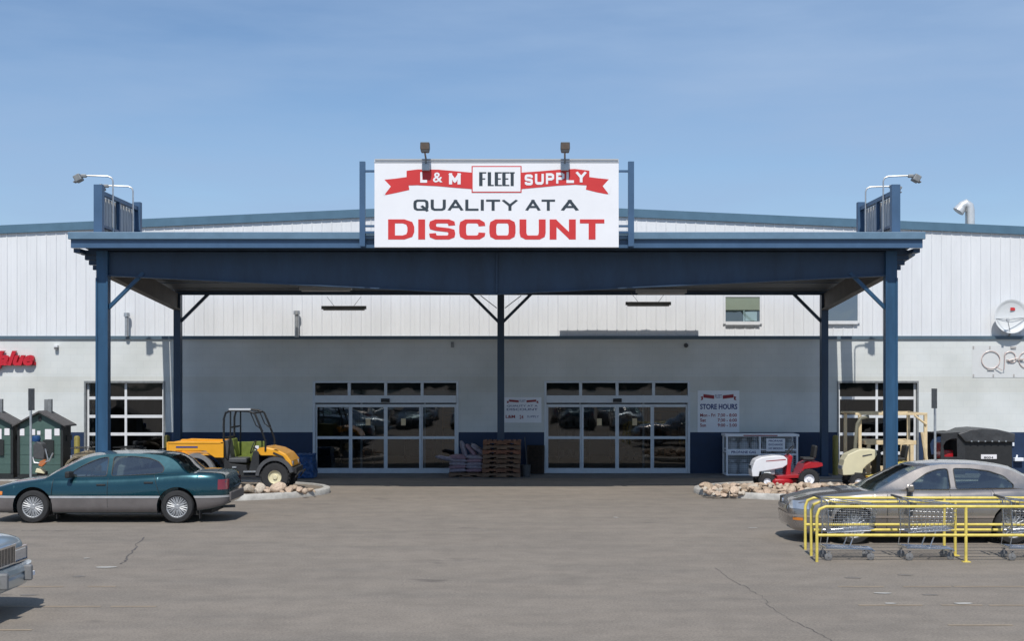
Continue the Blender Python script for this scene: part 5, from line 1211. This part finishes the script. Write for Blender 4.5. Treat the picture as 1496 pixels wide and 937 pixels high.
def atv(lab, bodym, loc, rz):
    t = thing('quad_bike', lab, 'quad bike')
    for x in (-.62, .62):
        for s_ in (-1, 1): tyre(t, x, s_*.42, .31, .31, .22, .14, M['black'])
    b = MB(); b.box(-.8, .8, -.18, .18, .35, .5); b.box(-.2,.2,-.22,.22,.4,.68); b.build('frame', M['darkmetal'], t)
    b = MB()
    for xc in (-.62, .62):
        P = [(xc+.45*math.cos(R(a)), .36+.42*math.sin(R(a))) for a in range(10, 171, 16)]; Q = [(xc+.38*math.cos(R(a)), .36+.35*math.sin(R(a))) for a in range(170, 9, -16)]
        for s_ in (-1, 1): b.prism(P+Q, 'y', s_*.40-.16, s_*.40+.16)
    b.prism([(.2,.62),(.25,.86),(.5,.90),(.85,.80),(.92,.62),(.8,.56)], 'y', -.26, .26); b.prism([(-.95,.62),(-.9,.80),(-.3,.80),(-.25,.62)], 'y', -.26, .26); b.build('body', bodym, t, bevel=.02)
    b = MB(); b.prism([(-.55,.80),(-.5,.90),(.05,.84),(.22,.86),(.2,.74),(-.5,.78)], 'y', -.15, .15); b.build('seat', M['black'], t, bevel=.03)
    for x0, x1, z in ((.35,.92,.96),(-1.0,-.42,.93)):
        b = MB()
        b.tube([(x0,-.36,z),(x1,-.36,z),(x1,.36,z),(x0,.36,z),(x0,-.36,z)], .013, 6)
        for k in range(1, 5): x = x0+(x1-x0)*k/5; b.tube([(x,-.36,z),(x,.36,z)], .008, 5)
        for s_ in (-.25,.25): b.tube([(x0+.1,s_,z),(x0+.12,s_,z-.14)], .012, 5)
        b.build('rack', M['darkmetal'], t)
    b = MB(); b.tube([(.30,-.40,1.08),(.36,-.2,1.10),(.40,0,1.06),(.36,.2,1.10),(.30,.40,1.08)], .014, 8); b.tube([(.40,0,1.06),(.45,0,.88)], .02, 6); b.obox((.42,0,1.08),(.1,.16,.1)); b.build('handlebar', M['darkmetal'], t)
    for s_ in (-1, 1): b = MB(); b.obox((.92,s_*.18,.72),(.05,.14,.09)); b.build('headlight', M['headlamp'], t)
    t.location = loc; t.rotation_euler = (0,0,rz); return t
atv('camouflage quad bike standing behind the left front column', M['camo'], (gx(152,37.6), 37.9, 0), R(188))
atv('black quad bike between the left front column and the yellow cargo bed', M['dgrey'], (gx(215,37.8), 38.1, 0), R(172))
# green sheds
def shed(loc, lab, papers=True):
    t = thing('garden_shed', lab, 'shed'); t.location = loc; w_, d_, ze, za = 1.22, .7, 1.60, 1.96
    b = MB(); b.box(-w_/2, w_/2, 0, .03, .25, ze); b.prism([(-w_/2,ze),(w_/2,ze),(0,za-.03)], 'y', 0, .03)
    for k in range(1, 5): z = .25+k*.27; b.box(-w_/2+.02, w_/2-.02, -.008, -.001, z-.012, z)
    b.build('front_wall', M['shed'], t)
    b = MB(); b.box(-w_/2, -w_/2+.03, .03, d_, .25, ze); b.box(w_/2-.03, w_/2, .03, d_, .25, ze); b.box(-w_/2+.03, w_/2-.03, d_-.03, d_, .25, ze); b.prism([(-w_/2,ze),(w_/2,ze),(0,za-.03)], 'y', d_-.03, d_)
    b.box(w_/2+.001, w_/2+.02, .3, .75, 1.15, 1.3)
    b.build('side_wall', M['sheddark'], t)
    b = MB()
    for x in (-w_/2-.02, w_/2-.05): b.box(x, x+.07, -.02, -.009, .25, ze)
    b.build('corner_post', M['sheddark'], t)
    b = MB()
    for s_ in (-1, 1): b.prism([(0,za-.02),(s_*(w_/2+.12),ze-.05),(s_*(w_/2+.12),ze-.01),(0,za+.03)], 'y', -.14, d_+.12)
    b.build('roof', M['shedroof'], t)
    b = MB(); b.box(-.07,.03,.5,.6,za-.1,za+.33); b.box(.05,.15,.45,.55,za-.1,za+.34); b.build('vent_stack', M['dgalv'], t)
    b = MB(); b.box(-.05,.03,-.02,-.009,za-.25,za-.12); b.build('vent', M['black'], t)
    b = MB(); b.box(-w_/2-.02, w_/2+.02, 0, d_, .12, .25); b.build('skid', M['sheddark'], t)
    if papers:
        for x, z, a, c in ((-.51,1.40,.15,.19),(-.20,1.40,.12,.16),(-.04,1.38,.09,.11),(.22,1.34,.18,.28),(.46,1.40,.14,.19)):
            b = MB(); b.box(x-a/2, x+a/2, -.014, -.009, z-c/2, z+c/2); b.build('label', M['paper'], t)
    b = MB(); b.box(.08,.38,-.05,-.009,.75,1.18); b.build('door_panel', M['sheddark'], t)
    return t
s1 = shed((gx(59,37.6), 37.6, 0), 'dark green shed with white paper labels, right of its twin')
s2 = shed((gx(-18,37.6), 37.8, 0), 'dark green shed cut by the left edge of the photo')
# garden tiller in front of the shed
t = thing('garden_tiller', 'dark tiller with a blue cap and orange guard in front of the green shed', 'tiller', (gx(60,36.4), 36.4, 0), world=True)
Yt = 36.4; b = MB(); b.lathe([(0,-.10),(.10,-.08),(.12,0),(.10,.06),(0,.08)], (gx(53,Yt),Yt,gz(641,Yt)), n=16); b.build('blue_cap', M['bluewrap'], t, smooth=50)
b = MB(); b.prism([(gx(51,Yt),gz(670,Yt)),(gx(51,Yt),gz(650,Yt)),(gx(56,Yt),gz(645,Yt)),(gx(64,Yt),gz(648,Yt)),(gx(68,Yt),gz(660,Yt)),(gx(67,Yt),gz(672,Yt))], 'y', Yt-.16, Yt+.16); b.build('engine_housing', M['dgrey'], t, bevel=.03)
b = MB(); b.tube([(gx(51,Yt),Yt-.17,gz(668,Yt)),(gx(54,Yt),Yt-.2,gz(676,Yt)),(gx(64,Yt),Yt-.2,gz(677,Yt)),(gx(76,Yt),Yt-.2,gz(673,Yt)),(gx(81,Yt),Yt-.2,gz(662,Yt))], .022, 6); b.tube([(gx(68,Yt),Yt-.1,gz(656,Yt)),(gx(72,Yt),Yt-.1,gz(672,Yt))], .02, 6); b.build('handle', M['galv'], t, smooth=40)
b = MB(); b.prism([(gx(60,Yt),gz(680,Yt)),(gx(62,Yt),gz(674,Yt)),(gx(69,Yt),gz(671,Yt)),(gx(71,Yt),gz(676,Yt)),(gx(65,Yt),gz(682,Yt))], 'y', Yt-.22, Yt-.1); b.build('guard', mat('orange_guard',(.5,.16,.05),.5,0,.2,8), t, bevel=.01)
b = MB(); b.prism([(gx(55,Yt),gz(690,Yt)),(gx(57,Yt),gz(684,Yt)),(gx(64,Yt),gz(686,Yt)),(gx(68,Yt),gz(692,Yt))], 'y', Yt-.2, Yt+.1); b.build('deck', M['cream'], t, bevel=.01)
b = MB(); [b.lathe([(0,-.04),(.14,-.04),(.16,0),(.14,.04),(0,.04)], (gx(62,Yt),Yt+s_*.22,.16), axis='y', n=20) for s_ in (-1,1)]; b.box(gx(56,Yt),gx(68,Yt),Yt-.1,Yt+.1,.15,.4); b.build('wheel', M['rubber'], t, smooth=40)
# bollards
bol = []
for px, py, lab in ((112.5,637,'olive yellow bollard left of the left sectional door'),(244,636,'olive yellow bollard right of the left sectional door, behind the cargo bed'),(1220.5,636,'olive yellow bollard left of the right sectional door')):
    Y = 40.7; X = gx(px,Y); b = MB(); z1 = gz(py,Y); b.lathe([(0,0),(.085,0),(.085,z1-.05),(.06,z1-.012),(0,z1)], (0,0,0), n=20)
    solo(b, 'bollard', M['bollard'], lab, 'bollard', (X,Y,0), 'bollards beside the sectional doors', smooth=40)
# parking sign posts seen edge-on
for px, py0, py1, lab in ((45,568,600,'grey post with an edge-on parking sign, left, behind the teal sedan'),(1366,568,597,'grey post with an edge-on parking sign, right, behind the champagne sedan')):
    Y = 31.2; X = gx(px,Y); t = thing('parking_sign', lab, 'sign post', (X,Y,0), group='edge-on parking signs')
    b = MB(); b.box(-.024,.024,-.02,.02,0,gz(py0+4,Y)); b.build('post', M['galv'], t, bevel=.004)
    z0, z1 = gz(py1,Y), gz(py0,Y); rot = R(83 if px < 500 else 97)
    b = MB(); b.obox((.03 if px < 500 else -.03,-.045,(z0+z1)/2), (.30,.006,z1-z0), (0,0,rot)); b.build('sign_panel', M['dgalv'], t)
# pallets, bags, tarp bundle
def pallet(b, x, y, z, w_=1.12, d_=1.0, jit=0):
    for k in range(8): xx = x+k*(w_-.11)/7+random.uniform(0, jit); b.box(xx, xx+.105, y, y+d_, z+.105, z+.123)          # deck boards run front to back
    for k in range(4): xx = x+k*(w_-.11)/3; b.box(xx, xx+.11, y, y+d_, z, z+.016)
    for k in range(3):                                                                                            # notched stringers run left to right
        yy = y+k*(d_-.045)/2; b.prism([(x,z+.017),(x+.2,z+.017),(x+.2,z+.055),(x+.40,z+.055),(x+.40,z+.017),(x+w_-.40,z+.017),(x+w_-.40,z+.055),(x+w_-.2,z+.055),(x+w_-.2,z+.017),(x+w_,z+.017),(x+w_,z+.104),(x,z+.104)], 'y', yy, yy+.045)
x0 = gx(705,39.6)
for i in range(8):
    b = MB(); pallet(b, 0, 0, 0, 1.10, .95, .02)
    w_mat = M['wood'] if i % 2 == 0 else mat('pallet_wood_shade', (.19+.03*(i%3),.105,.06), .85, 0, .5, 9, .3, 30)
    o = b.build('pallet', w_mat, None); o.location = (x0+random.uniform(-.02,.02), 39.6+random.uniform(-.02,.02), .006+i*.134); o.rotation_euler = (0,0,random.uniform(-.02,.02))
    tag(o, ('bottom','second','third','fourth','fifth','sixth','seventh','topmost')[i]+' wooden pallet '+('of' if i in (0,7) else 'from the ground in')+' the stack by the middle column', 'pallet', 'stacked pallets')
b = MB(); pallet(b, 0, 0, 0, .52, .85)
o = b.build('pallet', M['oldwood'], None); o.location = (gx(770,40.5), 40.95, .02); o.rotation_euler = (R(82), 0, R(-8)); tag(o, 'dark old pallet leaning on edge right of the pallet stack', 'pallet')
b = MB(); b.lathe([(0,0),(.13,0),(.15,.34),(.14,.34),(.12,.02),(0,.02)], (0,0,0), n=18); b.tube([(.05,.0,.1),(-.03,.1,1.15)], .018, 6); solo(b, 'bucket_with_broom', M['dgrey'], 'grey bucket with an upright pale handle between the pallets', 'bucket', (gx(768,40.2), 40.0, .006), smooth=40)
# bags on a pallet
xb = gx(656,39.9)
b = MB(); pallet(b, 0, 0, 0, 1.02, .95); o = b.build('pallet', M['wood'], None); o.location = (xb, 39.7, .006); tag(o, 'pallet under the pile of pale plastic bags', 'pallet')
bagme = []
for k in range(3):
    bm = bmesh.new(); bmesh.ops.create_cube(bm, size=1); bmesh.ops.subdivide_edges(bm, edges=bm.edges, cuts=5, use_grid_fill=True)
    for v in bm.verts:
        x, y, z = v.co; e = max(abs(x), abs(y))*2; th = (1-.75*e**4); v.co = Vector((x*.50, y*.34, z*.13*max(.25,th)+random.uniform(-.006,.006)))
    me = bpy.data.meshes.new('goods_bag'); bm.to_mesh(me); bm.free(); me.materials.append(M[('bag','bagred','bag')[k]])
    for p in me.polygons: p.use_smooth = True
    bagme.append(me)
def bag(x, y, z, rot, lab, k): o = bpy.data.objects.new('goods_bag', bagme[k]); COL.objects.link(o); o.location = (x,y,z); o.rotation_euler = rot; tag(o, lab, 'bag', 'bags of goods on the pallet')
BL = 'pale plastic bag lying flat in the pile right of the left entrance'
for lay in range(5):
    for j in range(2):
        for q in range(2): bag(xb+.26+j*.5+random.uniform(-.02,.02), 39.9+q*.4, .20+lay*.095, (random.uniform(-.05,.05),random.uniform(-.05,.05),random.uniform(-.1,.1)), BL, (lay+j) % 3)
bag(xb+.42, 40.0, .80, (0,R(75),.2), 'pale bag standing up on the pile, left of the leaning ones', 0); bag(xb+.66, 40.0, .76, (0,R(50),-.1), 'bag leaning in the middle of the pile top', 1); bag(xb+.85, 40.0, .80, (.2,R(35),.1), 'bag leaning at the right end of the pile top', 0)
bag(gx(650,39.8), 39.8, .55, (0,.2,.3), 'white bag end sticking out of the left side of the pile', 2)
# blue tarp bundle
xb = gx(446,39.8)
bm_ = bmesh.new(); bmesh.ops.create_cube(bm_, size=1); bmesh.ops.subdivide_edges(bm_, edges=bm_.edges, cuts=9, use_grid_fill=True); b = MB()
for v in bm_.verts: v.co = Vector((v.co.x*.66*(1-.12*(v.co.z+.5))+random.uniform(-.02,.02), v.co.y*.8+random.uniform(-.02,.02), (v.co.z+.5)*.66+random.uniform(-.02,.02)*(v.co.z > -.4)))
b.add([v.co for v in bm_.verts], [[v.index for v in f.verts] for f in bm_.faces]); bm_.free()
solo(b, 'tarp_bundle', M['bluewrap'], 'goods wrapped in crumpled blue tarp left of the left entrance', 'tarp bundle', (xb, 39.6, .02))
# propane exchange cage
YP = 40.2; a, c = gx(1061,YP), gx(1166,YP); z1 = gz(635,YP)
t = thing('gas_cylinder_cage', 'pale steel cage of gas cylinders with a door notice, behind the red mower', 'cage', ((a+c)/2, YP+.35, 0), world=True); m_ = a+(c-a)*.46; zm = gz(662,YP)
b = MB()
for Y in (YP, YP+.72):
    for x in (a, m_, c-.05): b.box(x, x+.05, Y, Y+.04, .02, z1-.07)
    for z in (.02, zm-.07, zm+.07): b.box(a+.05, m_, Y+.004, Y+.036, z, z+.04); b.box(m_+.05, c-.05, Y+.004, Y+.036, z, z+.04)
for x in (a, c-.03): b.box(x, x+.03, YP+.04, YP+.72, .02, .06); b.box(x, x+.03, YP+.04, YP+.72, zm, zm+.04)
b.build('frame', M['boardwhite'], t)
b = MB(); b.box(a-.03, c+.03, YP-.04, YP+.8, z1-.07, z1); b.build('top', M['boardwhite'], t, bevel=.01)
b = MB(); b.box(a+.5, a+1.5, YP-.046, YP-.041, z1-.05, z1-.02); b.build('print', M['inkred'], t)
b = MB(); b.box(a+.02, c-.02, YP+.05, YP+.70, zm-.05, zm-.02); b.box(a+.02, c-.02, YP+.05, YP+.70, .0, .03); b.box(a+.01, c-.01, YP+.725, YP+.74, .02, z1-.08); b.build('shelf', M['cyl'], t)
b = MB()
for z in (zm-.0,): b.box(a+.05, m_, YP-.012, YP-.002, zm-.06, zm+.09)
b.build('rail_label', M['boardwhite'], t)
text_mb('PROPANE GAS', a+.15, m_-.1, zm-.02, zm+.055, YP-.014, 0, offset=.02).build('lettering', M['inkblue'], t, fix=False)
k = MB(); k.box(m_+.2, m_+.75, YP-.03, YP-.012, z1-.50, z1-.12); nb = k.build('notice', M['boardwhite'], t)
for i, s_ in enumerate(('PROPANE','EXCHANGE','NO SMOKING')): text_mb(s_, m_+.27, m_+.68, z1-.22-.11*i, z1-.165-.11*i, YP-.032, 0, offset=.02).build('lettering', M['inkblue'], nb, fix=False)
mw = MB(); 
for z in [x*.06 for x in range(1, int(z1/.06))]: mw.tube([(a+.05,YP+.02,z),(c-.05,YP+.02,z)], .0022, 4, False)
for k_ in range(int((c-a)/.06)): mw.tube([(a+.05+.06*k_,YP+.02,.04),(a+.05+.06*k_,YP+.02,z1-.08)], .0022, 4, False)
mw.build('wire_mesh', M['boardwhite'], t, fix=False)
for lev, zb in ((0,.03),(1,zm-.02)):
    for j in range(6):
        x = a+.22+j*.335; b = MB(); b.lathe([(0,zb),(.10,zb),(.15,zb+.06),(.155,zb+.26),(.12,zb+.33),(.04,zb+.36),(.04,zb+.37),(.09,zb+.37),(.09,zb+.45),(0,zb+.45)], (x, YP+.24, 0), n=20)
        o = b.build('gas_cylinder', M['cyl'], None, smooth=40); tag(o, 'grey gas cylinder on the '+('lower' if lev == 0 else 'upper')+' shelf of the cage', 'gas cylinder', 'gas cylinders in the cage')
        cx_ = Vector((x, YP+.24, zb)); o.data.transform(Matrix.Translation(-cx_)); o.location = cx_
# vehicle with black soft cover on the right
Yv = 37.2
t = thing('covered_vehicle', 'small vehicle under a black canvas cab cover and humped tarp, against the wall at right', 'utility vehicle', (gx(1430,Yv), Yv+.6, 0), world=True)
def XZ(px, py): return (gx(px,Yv), gz(py,Yv))
b = MB(); outer = [XZ(*p) for p in ((1374,694),(1375,634),(1398,632),(1410,633),(1410,694))]
hole = [XZ(*p) for p in ((1380,668),(1378,652),(1382,645),(1390,641.5),(1398,641),(1398.5,668))]
flat = outer+hole; tri = tessellate_polygon([[Vector((*p,0)) for p in outer],[Vector((*p,0)) for p in hole]])
for Y in (Yv, Yv+1.2):
    n = len(flat); fs = [tuple(q) for q in tri]+[tuple(i+n for i in q) for q in tri]
    for base, l in ((0, len(outer)), (len(outer), len(hole))): fs += [(base+i, base+(i+1) % l, base+(i+1) % l+n, base+i+n) for i in range(l)]
    b.add([(p[0],Y,p[1]) for p in flat]+[(p[0],Y+.03,p[1]) for p in flat], fs)
b.box(XZ(1374,0)[0], XZ(1410,0)[0], Yv+.03, Yv+1.2, XZ(0,635.5)[1], XZ(0,633.5)[1]); b.build('cab_cover', M['vinyl'], t)
b = MB(); q = [XZ(*p) for p in ((1398,634),(1408,631),(1416,627.5),(1434,626),(1455,627.5),(1470,631),(1482,634),(1481,646.5),(1409,646.5),(1404,640))]; b.prism(q, 'y', Yv-.08, Yv+1.25); b.build('tarp', M['vinylgrey'], t, bevel=.04)
b = MB(); b.box(XZ(1409,0)[0], XZ(1479,0)[0], Yv, Yv+1.2, .35, XZ(0,646)[1]); b.build('cargo_box', M['black'], t, bevel=.02)
b = MB(); b.box(XZ(1381,0)[0], XZ(1398,0)[0], Yv+.3, Yv+.8, XZ(0,672)[1], XZ(0,659)[1]); b.box(XZ(1380,0)[0], XZ(1384,0)[0], Yv+.3, Yv+.8, XZ(0,668)[1], XZ(0,648)[1]); b.build('seat', M['red'], t, bevel=.03)
b = MB()
for px in (1418,1428,1438,1448,1458,1468): b.box(gx(px,Yv)-.02, gx(px,Yv)+.02, Yv-.09, Yv-.081, XZ(0,646)[1], XZ(0,644)[1])
b.build('snap', M['galv'], t)
b = MB(); b.box(gx(1433,Yv), gx(1456,Yv), Yv-.012, Yv-.001, XZ(0,671)[1], XZ(0,664.5)[1]); lp = b.build('plate', M['paper'], t)
text_mb('8004', gx(1437,Yv), gx(1451,Yv), XZ(0,670.5)[1], XZ(0,667.5)[1], Yv-.014, 0, offset=.03).build('lettering', M['dgrey'], lp, fix=False)
for x in (1390, 1465): tyre(t, x, 0, 0, .28, .2, .14, M['black']); o = [o_ for o_ in t.children if o_.name.startswith('wheel')][-1]; o.location = (gx(x,Yv)-t.location.x, Yv+.1-t.location.y, .28)
# small white things by the wall at far right
t = thing('wall_spigot', 'pale meter and pipe on the navy wall base near the right edge', 'meter', (gx(1486,WY), WY-.1, gz(676,WY)), world=True)
b = MB(); b.box(gx(1480,WY), gx(1493,WY), WY-.16, WY-.004, gz(674,WY), gz(669,WY)); b.tube([(gx(1484,WY),WY-.06,gz(669,WY)),(gx(1485,WY),WY-.06,gz(665,WY))], .03, 8); b.build('meter', M['boardwhite'], t, bevel=.01)
b = MB(); b.box(gx(1478.5,WY), gx(1481,WY), WY-.05, WY-.004, gz(652,WY), gz(647,WY)); b.build('tag', M['boardwhite'], t)

# rows of parked cars added out of view so the entrance glass mirrors them
for row, yc in ((0, 2.2), (1, -8.5)):
    for k in range(8):
        src = (carT, carC, carS)[(k*2+row) % 3]; x = -15.5+k*3.1
        dup(src, (x+random.uniform(-.15,.15), yc+(3.0 if k % 2 else 0)+random.uniform(-.2,.2), 0), R(90 if k % 2 == 0 else -90)+random.uniform(-.02,.02), 'parked car added outside the frame, only for the entrance glass to mirror', 'parked cars mirrored in the glass')
